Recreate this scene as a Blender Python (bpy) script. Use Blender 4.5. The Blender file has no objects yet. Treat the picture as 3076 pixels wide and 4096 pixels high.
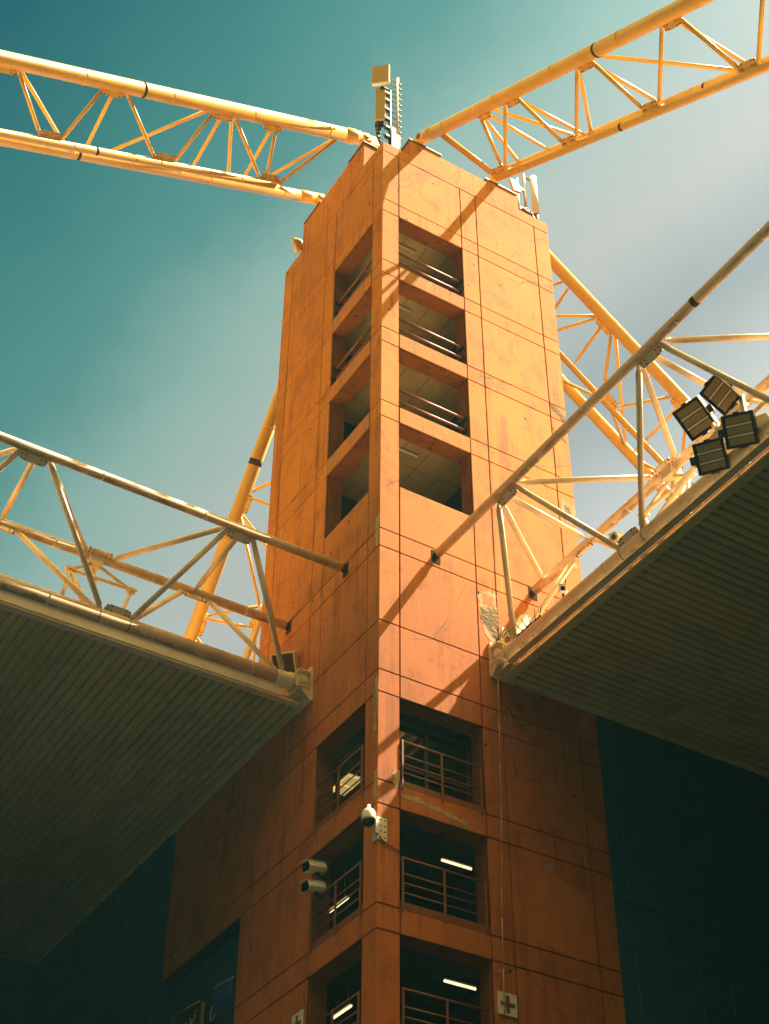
import bpy, bmesh, math, random
from mathutils import Vector, Matrix
random.seed(7)
SC = bpy.context.scene
COL = SC.collection
U = 0.44          # one module unit of the tower grid in metres
H0 = 30.1         # height of the tower grid's zero level above the pitch

def P(x, y, z):
    return Vector((x * U, y * U, z * U + H0))

# ------------------------------------------------------------------ camera
cam_d = bpy.data.cameras.new('camera')
cam = bpy.data.objects.new('camera', cam_d)
COL.objects.link(cam)
_r = Vector((0.85220622, -0.52318575, 0.00460789))
_d = Vector((0.34428389, 0.55412161, -0.75790359))
_f = Vector((0.39397103, 0.64747657, 0.6523503))
rot = Matrix((_r, -_d, -_f)).transposed().to_4x4()
cam.matrix_world = Matrix.Translation(P(-39.466575, -65.435661, -64.502432)) @ rot
cam_d.sensor_fit = 'VERTICAL'
cam_d.sensor_height = 36.0
cam_d.lens = 54.906
cam_d.clip_start = 0.1
cam_d.clip_end = 3000
SC.camera = cam

# ------------------------------------------------------------------ light
SUN = Vector((1.0, -0.385, 1.80)).normalized()
EL = math.asin(SUN.z)
AZ = math.atan2(SUN.y, SUN.x)
SC.view_settings.view_transform = 'Standard'
SC.view_settings.look = 'None'
SC.view_settings.gamma = 1.0
SC.view_settings.exposure = 2.3
sd = bpy.data.lights.new('sun', 'SUN')
sd.energy = 3.7
sd.angle = math.radians(0.5)
sd.color = (1.0, 0.81, 0.58)
sun = bpy.data.objects.new('sun', sd)
COL.objects.link(sun)
sun.rotation_euler = (-SUN).to_track_quat('-Z', 'Y').to_euler()
sun.location = SUN * 200


def lin(c):
    return tuple(((v / 255.0) / 12.92 if v <= 10 else (((v / 255.0) + 0.055) / 1.055) ** 2.4) for v in c)


W = bpy.data.worlds.new('World')
SC.world = W
W.use_nodes = True
nt = W.node_tree
N = nt.nodes
K = nt.links
bg = N['Background']
bg.inputs['Strength'].default_value = 0.1
sky = N.new('ShaderNodeTexSky')
sky.sky_type = 'NISHITA'
sky.sun_disc = False
sky.sun_elevation = EL
sky.sun_rotation = math.pi / 2 - AZ
tc = N.new('ShaderNodeTexCoord')
dot = N.new('ShaderNodeVectorMath')
dot.operation = 'DOT_PRODUCT'
dot.inputs[1].default_value = (1.0, 0.0, -0.70)
K.new(tc.outputs['Generated'], dot.inputs[0])
# thin high cloud wisps shift the tint a little
nz = N.new('ShaderNodeTexNoise')
nz.inputs['Scale'].default_value = 4.5
nz.inputs['Detail'].default_value = 8.0
nz.inputs['Roughness'].default_value = 0.6
K.new(tc.outputs['Generated'], nz.inputs['Vector'])
nzm = N.new('ShaderNodeMath')
nzm.operation = 'MULTIPLY_ADD'
nzm.inputs[1].default_value = 0.13
nzm.inputs[2].default_value = 0.532 - 0.065
K.new(nz.outputs['Fac'], nzm.inputs[0])
add = N.new('ShaderNodeMath')
add.operation = 'ADD'
K.new(dot.outputs['Value'], add.inputs[0])
K.new(nzm.outputs[0], add.inputs[1])
mr = N.new('ShaderNodeMapRange')
mr.inputs['From Min'].default_value = -1.0
mr.inputs['From Max'].default_value = 1.0
K.new(add.outputs[0], mr.inputs['Value'])
rp = N.new('ShaderNodeValToRGB')
K.new(mr.outputs[0], rp.inputs['Fac'])
WARM = (3.3, 2.12, 0.40)
stops = [(0.02, lin((38, 106, 118))), (0.13, lin((66, 135, 133))), (0.23, lin((94, 152, 147))),
         (0.30, lin((146, 182, 173))), (0.38, lin((176, 190, 183))), (0.45, lin((184, 188, 183))),
         (0.53, lin((156, 166, 166))), (0.61, lin((194, 197, 193)))]
els = rp.color_ramp.elements
while len(els) > 1:
    els.remove(els[-1])
for i, (p, c) in enumerate(stops):
    e = els[0] if i == 0 else els.new((p + 1) / 2)
    e.position = (p + 1) / 2
    e.color = (c[0], c[1], c[2], 1)
bw = N.new('ShaderNodeRGBToBW')
K.new(sky.outputs['Color'], bw.inputs[0])
SKYK = N.new('ShaderNodeMath')
SKYK.operation = 'MULTIPLY'
SKYK.inputs[1].default_value = 1.0
K.new(bw.outputs[0], SKYK.inputs[0])
mul = N.new('ShaderNodeMixRGB')
mul.blend_type = 'MULTIPLY'
mul.inputs['Fac'].default_value = 1.0
# added fill from the unseen sky behind the camera: warm overhead,
# dim teal low down to darken under the roofs
sep = N.new('ShaderNodeSeparateXYZ')
K.new(tc.outputs['Generated'], sep.inputs[0])
masks = []
for ax_, a_, b_ in (('X', 0.02, -0.20), ('Y', 0.22, -0.10)):
    wf = N.new('ShaderNodeMapRange')
    wf.interpolation_type = 'SMOOTHSTEP'
    wf.inputs['From Min'].default_value = a_
    wf.inputs['From Max'].default_value = b_
    K.new(sep.outputs[ax_], wf.inputs['Value'])
    masks.append(wf.outputs[0])
mx_ = N.new('ShaderNodeMath')
mx_.operation = 'MAXIMUM'
K.new(masks[0], mx_.inputs[0])
K.new(masks[1], mx_.inputs[1])
zr = N.new('ShaderNodeValToRGB')
K.new(sep.outputs['Z'], zr.inputs['Fac'])
ze = zr.color_ramp.elements
ze[0].position = 0.02
ze[0].color = (0.012, 0.038, 0.045, 1)
ze[1].position = 0.84
ze[1].color = (*WARM, 1)
e_ = ze.new(0.50)
e_.color = (0.07, 0.09, 0.085, 1)
wm = N.new('ShaderNodeMixRGB')
K.new(mx_.outputs[0], wm.inputs['Fac'])
K.new(rp.outputs['Color'], wm.inputs['Color1'])
K.new(zr.outputs['Color'], wm.inputs['Color2'])
K.new(wm.outputs['Color'], mul.inputs['Color1'])
K.new(SKYK.outputs[0], mul.inputs['Color2'])
K.new(mul.outputs['Color'], bg.inputs['Color'])


# ------------------------------------------------------------------ materials
class Mat:
    def __init__(s, name, rough=0.6, metal=0.0):
        s.m = bpy.data.materials.new(name)
        s.m.use_nodes = True
        s.t = s.m.node_tree
        s.b = s.t.nodes['Principled BSDF']
        s.b.inputs['Roughness'].default_value = rough
        s.b.inputs['Metallic'].default_value = metal
        s.co = s.t.nodes.new('ShaderNodeTexCoord').outputs['Object']

    def L(s, a, b):
        s.t.links.new(a, b)

    def mapped(s, sc):
        n = s.t.nodes.new('ShaderNodeMapping')
        n.inputs['Scale'].default_value = sc
        s.L(s.co, n.inputs['Vector'])
        return n.outputs[0]

    def noise(s, sc, scale=1.0, detail=4.0, rough=0.6, vec=None):
        n = s.t.nodes.new('ShaderNodeTexNoise')
        n.inputs['Scale'].default_value = scale
        n.inputs['Detail'].default_value = detail
        n.inputs['Roughness'].default_value = rough
        s.L(s.mapped(sc), n.inputs['Vector'])
        return n.outputs['Fac']

    def ramp(s, fac, a, b, va=0.0, vb=1.0):
        n = s.t.nodes.new('ShaderNodeMapRange')
        n.inputs['From Min'].default_value = a
        n.inputs['From Max'].default_value = b
        n.inputs['To Min'].default_value = va
        n.inputs['To Max'].default_value = vb
        s.L(fac, n.inputs['Value'])
        return n.outputs[0]

    def math(s, op, a, b):
        n = s.t.nodes.new('ShaderNodeMath')
        n.operation = op
        for i, v in enumerate((a, b)):
            if isinstance(v, (int, float)):
                n.inputs[i].default_value = v
            else:
                s.L(v, n.inputs[i])
        return n.outputs[0]

    def mix(s, fac, a, b, mode='MIX'):
        n = s.t.nodes.new('ShaderNodeMixRGB')
        n.blend_type = mode
        for i, v in ((0, fac), (1, a), (2, b)):
            if isinstance(v, (int, float)):
                n.inputs[i].default_value = v
            elif isinstance(v, tuple):
                n.inputs[i].default_value = (v[0], v[1], v[2], 1)
            else:
                s.L(v, n.inputs[i])
        return n.outputs[0]

    def out(s, col, bump=None, strength=0.3, dist=0.02):
        if isinstance(col, tuple):
            s.b.inputs['Base Color'].default_value = (col[0], col[1], col[2], 1)
        else:
            s.L(col, s.b.inputs['Base Color'])
        if bump is not None:
            n = s.t.nodes.new('ShaderNodeBump')
            n.inputs['Strength'].default_value = strength
            n.inputs['Distance'].default_value = dist
            s.L(bump, n.inputs['Height'])
            s.L(n.outputs[0], s.b.inputs['Normal'])
        return s.m


def concrete(name, ca, cb, la, lb, dirt, grey, peel=0.69):
    m = Mat(name, 0.85)
    big = m.noise((0.35, 0.35, 0.2), 1, 3)
    # yellower orange higher up, redder orange on the lower storeys
    sz = m.t.nodes.new('ShaderNodeSeparateXYZ')
    m.L(m.co, sz.inputs[0])
    hgt = m.math('ADD', sz.outputs['Z'], m.math('MULTIPLY', m.noise((0.2, 0.2, 0.06), 1, 3), 7.0))
    low = m.ramp(hgt, 39.5, 29.0)
    c = m.mix(m.ramp(big, 0.35, 0.65), m.mix(low, ca, la), m.mix(low, cb, lb))
    # every cast panel its own tone
    gi = m.t.nodes.new('ShaderNodeNewGeometry').outputs['Random Per Island']
    tone = m.ramp(gi, 0, 1, 0.90, 1.06)
    c = m.mix(1.0, c, tone, 'MULTIPLY')
    # mottled weather stains
    mo = m.noise((1.3, 1.3, 0.8), 1, 7, 0.7)
    c = m.mix(m.ramp(mo, 0.49, 0.72, 0, 0.70), c, dirt)
    fi = m.noise((5.5, 5.5, 4.0), 1, 7, 0.75)
    c = m.mix(m.math('MULTIPLY', m.ramp(fi, 0.54, 0.66, 0, 0.65), m.ramp(mo, 0.40, 0.56)), c, dirt)
    sm = m.noise((2.2, 2.2, 7.0), 1, 6, 0.75)
    c = m.mix(m.math('MULTIPLY', m.ramp(sm, 0.58, 0.66, 0, 0.7), m.ramp(big, 0.42, 0.58)), c, dirt)
    # rain streaks running down
    st = m.noise((4.5, 4.5, 0.16), 1, 5, 0.65)
    stm = m.math('MULTIPLY', m.ramp(st, 0.52, 0.66), m.ramp(m.noise((0.5, 0.5, 0.4), 1, 2), 0.42, 0.58, 0, 0.75))
    c = m.mix(stm, c, dirt)
    # pale lime runs
    lm = m.noise((5.0, 5.0, 0.25), 1, 4, 0.7)
    lmm = m.math('MULTIPLY', m.ramp(lm, 0.62, 0.7), m.ramp(m.noise((0.9, 0.9, 0.3), 1, 2), 0.52, 0.62, 0, 0.8))
    c = m.mix(lmm, c, (min(1, ca[0] * 1.5), min(1, ca[1] * 1.9), min(1, ca[2] * 3.5)))
    # flaked paint showing grey concrete
    pl = m.noise((0.75, 0.75, 0.55), 1, 8, 0.62)
    c = m.mix(m.ramp(pl, peel, peel + 0.015), c, grey)
    # tie holes and pits
    vo = m.t.nodes.new('ShaderNodeTexVoronoi')
    vo.inputs['Scale'].default_value = 1.05
    m.L(m.co, vo.inputs['Vector'])
    c = m.mix(m.ramp(vo.outputs['Distance'], 0.045, 0.065, 0.95, 0), c, (dirt[0] * 0.25, dirt[1] * 0.25, dirt[2] * 0.3))
    v2 = m.t.nodes.new('ShaderNodeTexVoronoi')
    v2.inputs['Scale'].default_value = 4.2
    m.L(m.co, v2.inputs['Vector'])
    c = m.mix(m.math('MULTIPLY', m.ramp(v2.outputs['Distance'], 0.05, 0.09, 0.7, 0), m.ramp(mo, 0.5, 0.55)), c, dirt)
    # hairline cracks
    v3 = m.t.nodes.new('ShaderNodeTexVoronoi')
    v3.feature = 'DISTANCE_TO_EDGE'
    v3.inputs['Scale'].default_value = 0.32
    wn = m.t.nodes.new('ShaderNodeTexNoise')
    wn.inputs['Scale'].default_value = 1.5
    wn.inputs['Detail'].default_value = 6
    m.L(m.co, wn.inputs['Vector'])
    wv = m.mix(0.35, m.co, wn.outputs['Color'], 'ADD')
    m.L(wv, v3.inputs['Vector'])
    c = m.mix(m.math('MULTIPLY', m.ramp(v3.outputs['Distance'], 0.0025, 0.006, 0.6, 0), m.ramp(big, 0.5, 0.56)), c, (dirt[0] * 0.4, dirt[1] * 0.4, dirt[2] * 0.4))
    fine = m.noise((9, 9, 9), 1, 6, 0.7)
    h = m.math('ADD', m.math('MULTIPLY', fine, 0.4), m.math('ADD', mo, m.math('MULTIPLY', m.ramp(pl, peel, peel + 0.02), -0.6)))
    return m.out(c, h, 0.35, 0.02)


def paint(name, base, dirt, rough=0.45, amt=0.6, rust=0.0):
    m = Mat(name, rough)
    n1 = m.noise((1.1, 1.1, 1.1), 1, 6, 0.7)
    c = m.mix(m.ramp(n1, 0.5, 0.75, 0, amt), base, dirt)
    n2 = m.noise((0.25, 0.25, 0.25), 1, 2)
    c = m.mix(m.ramp(n2, 0.3, 0.7, 0, 0.25), c, (base[0] * 0.8, base[1] * 0.72, base[2] * 0.6))
    if rust:
        n3 = m.noise((2.2, 2.2, 5.5), 1, 8, 0.75)
        c = m.mix(m.ramp(n3, 0.70 - rust, 0.72 - rust, 0, 0.85), c, (0.05, 0.03, 0.015))
    gi = m.t.nodes.new('ShaderNodeNewGeometry').outputs['Random Per Island']
    c = m.mix(1.0, c, m.ramp(gi, 0, 1, 0.84, 1.06), 'MULTIPLY')
    n4 = m.noise((8, 8, 8), 1, 3)
    return m.out(c, n4, 0.08, 0.01)


def plain(name, col, rough=0.6, metal=0.0, var=0.25, sc=2.0):
    m = Mat(name, rough, metal)
    n = m.noise((sc, sc, sc), 1, 5, 0.65)
    c = m.mix(m.ramp(n, 0.3, 0.75), col, tuple(v * (1 - var) for v in col))
    return m.out(c, n, 0.1, 0.01)


def emit(name, col, strength):
    m = Mat(name, 0.4)
    m.out(col)
    m.b.inputs['Emission Color'].default_value = (col[0], col[1], col[2], 1)
    m.b.inputs['Emission Strength'].default_value = strength
    return m.m


ORANGE = concrete('orange_concrete', (0.55, 0.200, 0.003), (0.60, 0.238, 0.004), (0.55, 0.158, 0.026), (0.49, 0.142, 0.026), (0.24, 0.072, 0.010), (0.34, 0.26, 0.17))
ORANGE_LOW = ORANGE
REVEAL = concrete('shaded_reveal_concrete', (0.25, 0.085, 0.010), (0.29, 0.10, 0.014), (0.25, 0.075, 0.014), (0.22, 0.068, 0.014), (0.10, 0.035, 0.010), (0.2, 0.15, 0.1), 0.74)  # darker copy of the orange, painting shade into jambs and soffits
MORTAR = None
YELLOW = paint('yellowed_white_paint', (0.84, 0.54, 0.12), (0.48, 0.24, 0.035), 0.38, 0.5, 0.045)
CREAM = paint('cream_paint', (0.84, 0.69, 0.50), (0.42, 0.30, 0.16), 0.42, 0.65, 0.03)
def mildew(name, base, dirt):
    m = Mat(name, 0.45)
    n1 = m.noise((1.1, 1.1, 1.1), 1, 6, 0.7)
    c = m.mix(m.ramp(n1, 0.48, 0.74, 0, 0.6), base, dirt)
    # drips and mildew growing in ragged patches along one side of the tube
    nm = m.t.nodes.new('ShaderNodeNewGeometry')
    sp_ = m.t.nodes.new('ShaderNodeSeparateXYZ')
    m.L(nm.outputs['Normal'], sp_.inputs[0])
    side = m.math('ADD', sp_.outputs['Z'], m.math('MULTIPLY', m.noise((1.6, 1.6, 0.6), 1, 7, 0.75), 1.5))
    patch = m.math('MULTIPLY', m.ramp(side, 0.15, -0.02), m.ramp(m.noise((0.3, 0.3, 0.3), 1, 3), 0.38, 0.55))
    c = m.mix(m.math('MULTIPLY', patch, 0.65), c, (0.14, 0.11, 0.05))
    n3 = m.noise((3.0, 3.0, 3.0), 1, 8, 0.75)
    c = m.mix(m.ramp(n3, 0.68, 0.70, 0, 0.8), c, (0.06, 0.04, 0.02))
    return m.out(c, n1, 0.1, 0.01)


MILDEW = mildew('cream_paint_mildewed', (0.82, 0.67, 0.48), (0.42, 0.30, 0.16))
RUST = plain('rust_band', (0.07, 0.04, 0.02), 0.9)
BOLT = plain('bolt_steel', (0.16, 0.10, 0.04), 0.5, 0.4)
SHEET = paint('roof_sheet_underside', (0.60, 0.56, 0.36), (0.36, 0.34, 0.23), 0.6, 0.8)
TOPS = plain('roof_top_bounce', (0.82, 0.52, 0.20), 0.7, 0, 0.2, 0.5)  # bright colour on unseen roof tops, to bounce warm light up the tower
TOPS2 = plain('roof_top_bounce_dim', (0.44, 0.29, 0.12), 0.8, 0, 0.3, 0.5)  # duller copy that weakens the bounce from the right roof
CEIL = plain('ceiling_concrete', (0.50, 0.46, 0.26), 0.9, 0, 0.45, 0.8)
DARKJ = plain('joint_mortar', (0.035, 0.018, 0.010), 1.0, 0, 0.4)
FRAMEM = plain('dark_window_frame', (0.07, 0.035, 0.02), 0.5, 0, 0.3, 5)
SOCK = plain('pocket_shade', (0.035, 0.022, 0.012), 1.0, 0, 0.4)
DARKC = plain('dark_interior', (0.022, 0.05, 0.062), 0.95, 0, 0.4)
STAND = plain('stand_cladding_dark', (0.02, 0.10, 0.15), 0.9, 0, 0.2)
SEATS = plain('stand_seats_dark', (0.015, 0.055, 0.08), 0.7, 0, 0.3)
RAIL = plain('rail_red_oxide', (0.30, 0.10, 0.05), 0.5, 0, 0.4, 6)
WHITE = plain('white_plastic', (0.78, 0.74, 0.66), 0.4, 0, 0.12, 8)
GREY = plain('galvanised_steel', (0.38, 0.34, 0.28), 0.45, 0.5, 0.3, 6)
BLACK = plain('black_metal', (0.012, 0.016, 0.017), 0.45, 0.0, 0.4, 6)
BLACKG = plain('black_glass', (0.006, 0.008, 0.010), 0.08, 0.0, 0.1)
BEIGE = plain('beige_radome', (0.46, 0.30, 0.085), 0.5, 0, 0.12, 5)
TUBEL = emit('lit_tube', (1.0, 0.74, 0.40), 0.35)
PANELL = emit('lit_ceiling_panel', (1.0, 0.70, 0.25), 0.17)
NAVY = plain('blue_cloth', (0.03, 0.06, 0.30), 0.9, 0, 0.35)
CLOTHW = plain('white_trim', (0.5, 0.45, 0.38), 0.9, 0, 0.2)
CLOTHY = plain('yellow_cloth', (0.30, 0.24, 0.03), 0.9, 0, 0.3)
CLOTHD = plain('dark_cloth', (0.02, 0.03, 0.04), 0.95, 0, 0.3)
CROSS = plain('brown_cross_paint', (0.16, 0.10, 0.04), 0.6, 0, 0.3, 8)


LED = plain('led_array', (0.45, 0.31, 0.11), 0.4, 0, 0.45, 14)


def glass_mat():
    m = bpy.data.materials.new('window_glass')
    m.use_nodes = True
    t = m.node_tree
    t.nodes.remove(t.nodes['Principled BSDF'])
    o = t.nodes['Material Output']
    tr = t.nodes.new('ShaderNodeBsdfTransparent')
    tr.inputs[0].default_value = (0.62, 0.66, 0.60, 1)
    gl = t.nodes.new('ShaderNodeBsdfGlossy')
    gl.inputs['Roughness'].default_value = 0.02
    gl.inputs[0].default_value = (0.9, 0.9, 0.9, 1)
    fr = t.nodes.new('ShaderNodeFresnel')
    fr.inputs[0].default_value = 1.9
    mx = t.nodes.new('ShaderNodeMixShader')
    t.links.new(fr.outputs[0], mx.inputs[0])
    t.links.new(tr.outputs[0], mx.inputs[1])
    t.links.new(gl.outputs[0], mx.inputs[2])
    t.links.new(mx.outputs[0], o.inputs['Surface'])
    return m


GLASS = glass_mat()


def translucent_mat():
    m = Mat('translucent_strip', 0.5)
    m.out((0.75, 0.55, 0.28))
    tl = m.t.nodes.new('ShaderNodeBsdfTranslucent')
    tl.inputs[0].default_value = (0.8, 0.58, 0.30, 1)
    mx = m.t.nodes.new('ShaderNodeMixShader')
    mx.inputs[0].default_value = 0.55
    o = m.t.nodes['Material Output']
    m.L(m.b.outputs[0], mx.inputs[1])
    m.L(tl.outputs[0], mx.inputs[2])
    m.L(mx.outputs[0], o.inputs['Surface'])
    return m.m


TRANS = translucent_mat()


# ------------------------------------------------------------------ mesh helpers
class MB:
    """collects shapes (module units) into one mesh"""

    def __init__(s):
        s.v = []
        s.f = []
        s.sm = []

    def poly(s, vs, fs, smooth=False):
        o = len(s.v)
        s.v += [Vector(v) for v in vs]
        for f in fs:
            s.f.append([o + i for i in f])
            s.sm.append(smooth)
        return s

    def box(s, x0, x1, y0, y1, z0, z1):
        vs = [(x, y, z) for z in (z0, z1) for y in (y0, y1) for x in (x0, x1)]
        return s.poly(vs, [(0, 2, 3, 1), (4, 5, 7, 6), (0, 1, 5, 4), (2, 6, 7, 3), (0, 4, 6, 2), (1, 3, 7, 5)])

    def obox(s, c, ax, ay, az):
        """oriented box: centre and three half-axis vectors"""
        c, ax, ay, az = Vector(c), Vector(ax), Vector(ay), Vector(az)
        if ax.cross(ay).dot(az) < 0:
            ax = -ax
        vs = [c + i * ax + j * ay + k * az for k in (-1, 1) for j in (-1, 1) for i in (-1, 1)]
        return s.poly(vs, [(0, 2, 3, 1), (4, 5, 7, 6), (0, 1, 5, 4), (2, 6, 7, 3), (0, 4, 6, 2), (1, 3, 7, 5)])

    def tube(s, p, q, r, n=12, r2=None, caps=True):
        p, q = Vector(p), Vector(q)
        r2 = r if r2 is None else r2
        d = (q - p).normalized()
        a = d.orthogonal().normalized()
        b = d.cross(a)
        vs = []
        for c, rr in ((p, r), (q, r2)):
            for i in range(n):
                t = 2 * math.pi * i / n
                vs.append(c + (a * math.cos(t) + b * math.sin(t)) * rr)
        fs = [(i, (i + 1) % n, n + (i + 1) % n, n + i) for i in range(n)]
        s.poly(vs, fs, True)
        if caps:
            o = len(s.v) - 2 * n
            s.f.append([o + i for i in reversed(range(n))])
            s.f.append([o + n + i for i in range(n)])
            s.sm += [False, False]
        return s

    def path(s, pts, r, n=8):
        for a, b in zip(pts, pts[1:]):
            s.tube(a, b, r, n)
        return s

    def lathe(s, base, axis, prof, n=20):
        base, d = Vector(base), Vector(axis).normalized()
        a = d.orthogonal().normalized()
        b = d.cross(a)
        vs = []
        for (h, r) in prof:
            for i in range(n):
                t = 2 * math.pi * i / n
                vs.append(base + d * h + (a * math.cos(t) + b * math.sin(t)) * max(r, 1e-4))
        fs = []
        for k in range(len(prof) - 1):
            for i in range(n):
                j = (i + 1) % n
                fs.append((k * n + i, k * n + j, (k + 1) * n + j, (k + 1) * n + i))
        s.poly(vs, fs, True)
        o = len(s.v) - len(vs)
        s.f.append([o + i for i in reversed(range(n))])
        s.f.append([o + (len(prof) - 1) * n + i for i in range(n)])
        s.sm += [False, False]
        return s

    def prism(s, outline, ext):
        """closed outline (3-D points) pushed along ext"""
        o = [Vector(p) for p in outline]
        e = Vector(ext)
        n = len(o)
        nrm = Vector((0, 0, 0))
        for i in range(n):
            nrm += o[i].cross(o[(i + 1) % n])
        if nrm.dot(e) > 0:
            o = o[::-1]
        vs = o + [p + e for p in o]
        fs = [tuple(range(n)), tuple(reversed(range(n, 2 * n)))]
        fs += [(i, n + i, n + (i + 1) % n, (i + 1) % n) for i in range(n)]
        return s.poly(vs, fs)

    def build(s, name, mat, parent=None, bevel=0.0):
        me = bpy.data.meshes.new(name)
        org = Vector(parent['_o']) if parent is not None and '_o' in parent else Vector((0, 0, 0))
        me.from_pydata([tuple(P(*v) - org) for v in s.v], [], s.f)
        me.polygons.foreach_set('use_smooth', s.sm)
        me.update()
        me.materials.append(mat)
        o = bpy.data.objects.new(name, me)
        COL.objects.link(o)
        if parent is not None:
            o.parent = parent
            o['_o'] = tuple(org)
        if bevel:
            b = o.modifiers.new('bevel', 'BEVEL')
            b.width = bevel
            b.segments = 2
            b.limit_method = 'ANGLE'
        return o


def thing(name, label, cat, at, group=None):
    e = bpy.data.objects.new(name, None)
    COL.objects.link(e)
    e.location = P(*at)
    e.empty_display_size = 0.3
    e['_o'] = tuple(P(*at))
    e['label'] = label
    e['category'] = cat
    if group:
        e['group'] = group
    return e


def structure(o):
    o['kind'] = 'structure'
    return o


# ------------------------------------------------------------------ ground
GZ = -68.4
MB().box(-165, 125, -125, 105, GZ - 2, GZ).build('ground', plain('dry_pitch_ground', (0.042, 0.046, 0.034), 0.95, 0, 0.3, 0.2))['kind'] = 'structure'

# ------------------------------------------------------------------ tower
TW = 16.4
G = [0, 1.5, 7.4, 8.95, 14.9, TW]
BANDS = [(33.7, 32.25), (26.4, 24.95), (18.97, 17.5), (11.55, 10.05), (0.0, -1.47), (-10.97, -12.55), (-18.52, -20.03), (-26.06, -27.53),
         (-33.6, -35.07), (-41.1, -42.6), (-48.6, -50.1), (-56.1, -57.6)]
LEV = [39.82]
for a_, b_ in BANDS:
    LEV += [a_, b_]
LEV.append(-7.32)
LEV += [-62.0, GZ]
LEV = sorted(LEV, reverse=True)
OPEN_TOPS = {32.25, 24.95, 17.5, 10.05, -12.55, -20.03, -27.53, -35.07}
SILL = 4.2
GAP = 0.045
TH = 1.3

tower = thing('tower', 'tall square orange concrete tower with stacked corner openings and trusses pinned to every side', 'tower', (8.2, 8.2, GZ))


def rows():
    for zt, zb in zip(LEV, LEV[1:]):
        yield zt, zb


def face_cells():
    """(u0,u1,z0,z1) cells of a face, openings left out"""
    out = []
    for zt, zb in rows():
        for i, (a, b) in enumerate(zip(G, G[1:])):
            if i == 0:
                continue
            if i == 1 and zt in OPEN_TOPS:
                if zt == 10.05:
                    out.append((a, b, zb, SILL))
                continue
            if i == 4:
                continue
            if zt == 0.0 and zb == -1.47 and False:
                continue
            out.append((a, b, zb, zt))
    return out


def wall_part(sel, mat):
    w = MB()
    g = GAP
    for zt, zb in rows():
        if not sel(zt):
            continue
        # corner columns: one block seen on both faces
        for (x0, x1, y0, y1) in ((0, 1.5, 0, 1.5), (14.9, TW, 0, 1.5), (0, 1.5, 14.9, TW)):
            w.box(x0 + (g if x0 else 0), x1 - (g if x1 < TW else 0), y0 + (g if y0 else 0), y1 - (g if y1 < TW else 0), zb + g, zt - g)
    for (a, b, z0, z1) in face_cells():
        if not sel(z1):
            continue
        w.box(a + g, b - g, 0.0, 0.14, z0 + g, z1 - g)
        w.box(0.0, 0.14, a + g, b - g, z0 + g, z1 - g)
    return w.build('wall', mat, tower, 0.008)


wall_part(lambda z: True, ORANGE)
# solid backing behind the joints, with the opening reveals
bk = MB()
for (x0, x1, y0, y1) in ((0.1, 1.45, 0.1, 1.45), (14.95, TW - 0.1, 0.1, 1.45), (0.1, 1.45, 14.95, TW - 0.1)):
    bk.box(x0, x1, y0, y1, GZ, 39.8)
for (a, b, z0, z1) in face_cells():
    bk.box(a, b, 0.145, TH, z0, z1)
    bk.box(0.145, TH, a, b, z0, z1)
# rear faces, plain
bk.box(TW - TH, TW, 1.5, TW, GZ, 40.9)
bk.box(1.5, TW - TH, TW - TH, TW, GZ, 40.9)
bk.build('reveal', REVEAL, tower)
mo_ = MB()
for (a, b, z0, z1) in face_cells():
    mo_.box(a, b, 0.11, 0.143, z0, z1)
    mo_.box(0.11, 0.143, a, b, z0, z1)
for (x0, x1, y0, y1) in ((0.08, 1.47, 0.08, 1.47), (14.93, TW - 0.08, 0.08, 1.47), (0.08, 1.47, 14.93, TW - 0.08)):
    mo_.box(x0, x1, y0, y1, GZ, 39.81)
mo_.build('joint_filler', DARKJ, tower)
# parapets: stepped up in the middle where the trusses land
pr = MB()
prof = [(1.5 + GAP, 39.82 + GAP), (TW, 39.82 + GAP), (TW, 41.15), (13.45, 41.15), (13.45, 43.0), (10.2, 43.0), (10.2, 42.75), (5.6, 42.75), (5.6, 43.0), (2.6, 43.0), (2.6, 40.95), (1.5 + GAP, 40.95)]
pr.prism([(x, 0, z) for x, z in prof], (0, 1.5, 0))
prof = [(1.5 + GAP, 39.82 + GAP), (TW, 39.82 + GAP), (TW, 41.0), (13.45, 41.0), (13.45, 44.4), (3.1, 44.4), (3.1, 41.2), (1.5 + GAP, 41.1)]
pr.prism([(0, y, z) for y, z in prof], (1.5, 0, 0))
pr.box(0, 1.5, 0, 1.5, 39.82 + GAP, 41.0)
pr.build('parapet', ORANGE, tower, 0.01)
rf = MB()
rf.box(1.5, TW - TH, 1.5, TW - TH, 38.9, 39.7)
rf.box(2.2, 13.5, 2.2, 13.5, 39.7, 42.4)
rf.build('roof', ORANGE_LOW, tower)
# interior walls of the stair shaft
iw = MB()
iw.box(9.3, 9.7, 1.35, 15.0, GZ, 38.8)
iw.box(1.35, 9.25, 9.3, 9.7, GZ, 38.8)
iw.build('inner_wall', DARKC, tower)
# floors: ceilings with cast joints
for a_, b_ in BANDS[:9] + [(39.8, 38.9)]:
    zc = b_ + 0.55 if b_ > -5 else b_ + 0.12
    sl = MB()
    sl.box(1.32, 9.28, 1.32, 9.28, zc + 0.09, (a_ - 0.05) if b_ < 38 else 39.75)
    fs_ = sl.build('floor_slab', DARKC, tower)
    cl = MB()
    xs = [1.4 + i * 1.95 for i in range(5)]
    ys = [1.4 + i * 2.6 for i in range(4)]
    for x0, x1 in zip(xs, xs[1:]):
        for y0, y1 in zip(ys, ys[1:]):
            cl.box(x0 + 0.03, x1 - 0.03, y0 + 0.03, y1 - 0.03, zc, zc + 0.1)
    cl.build('ceiling', CEIL if b_ > -5 else DARKC, fs_)

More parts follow.
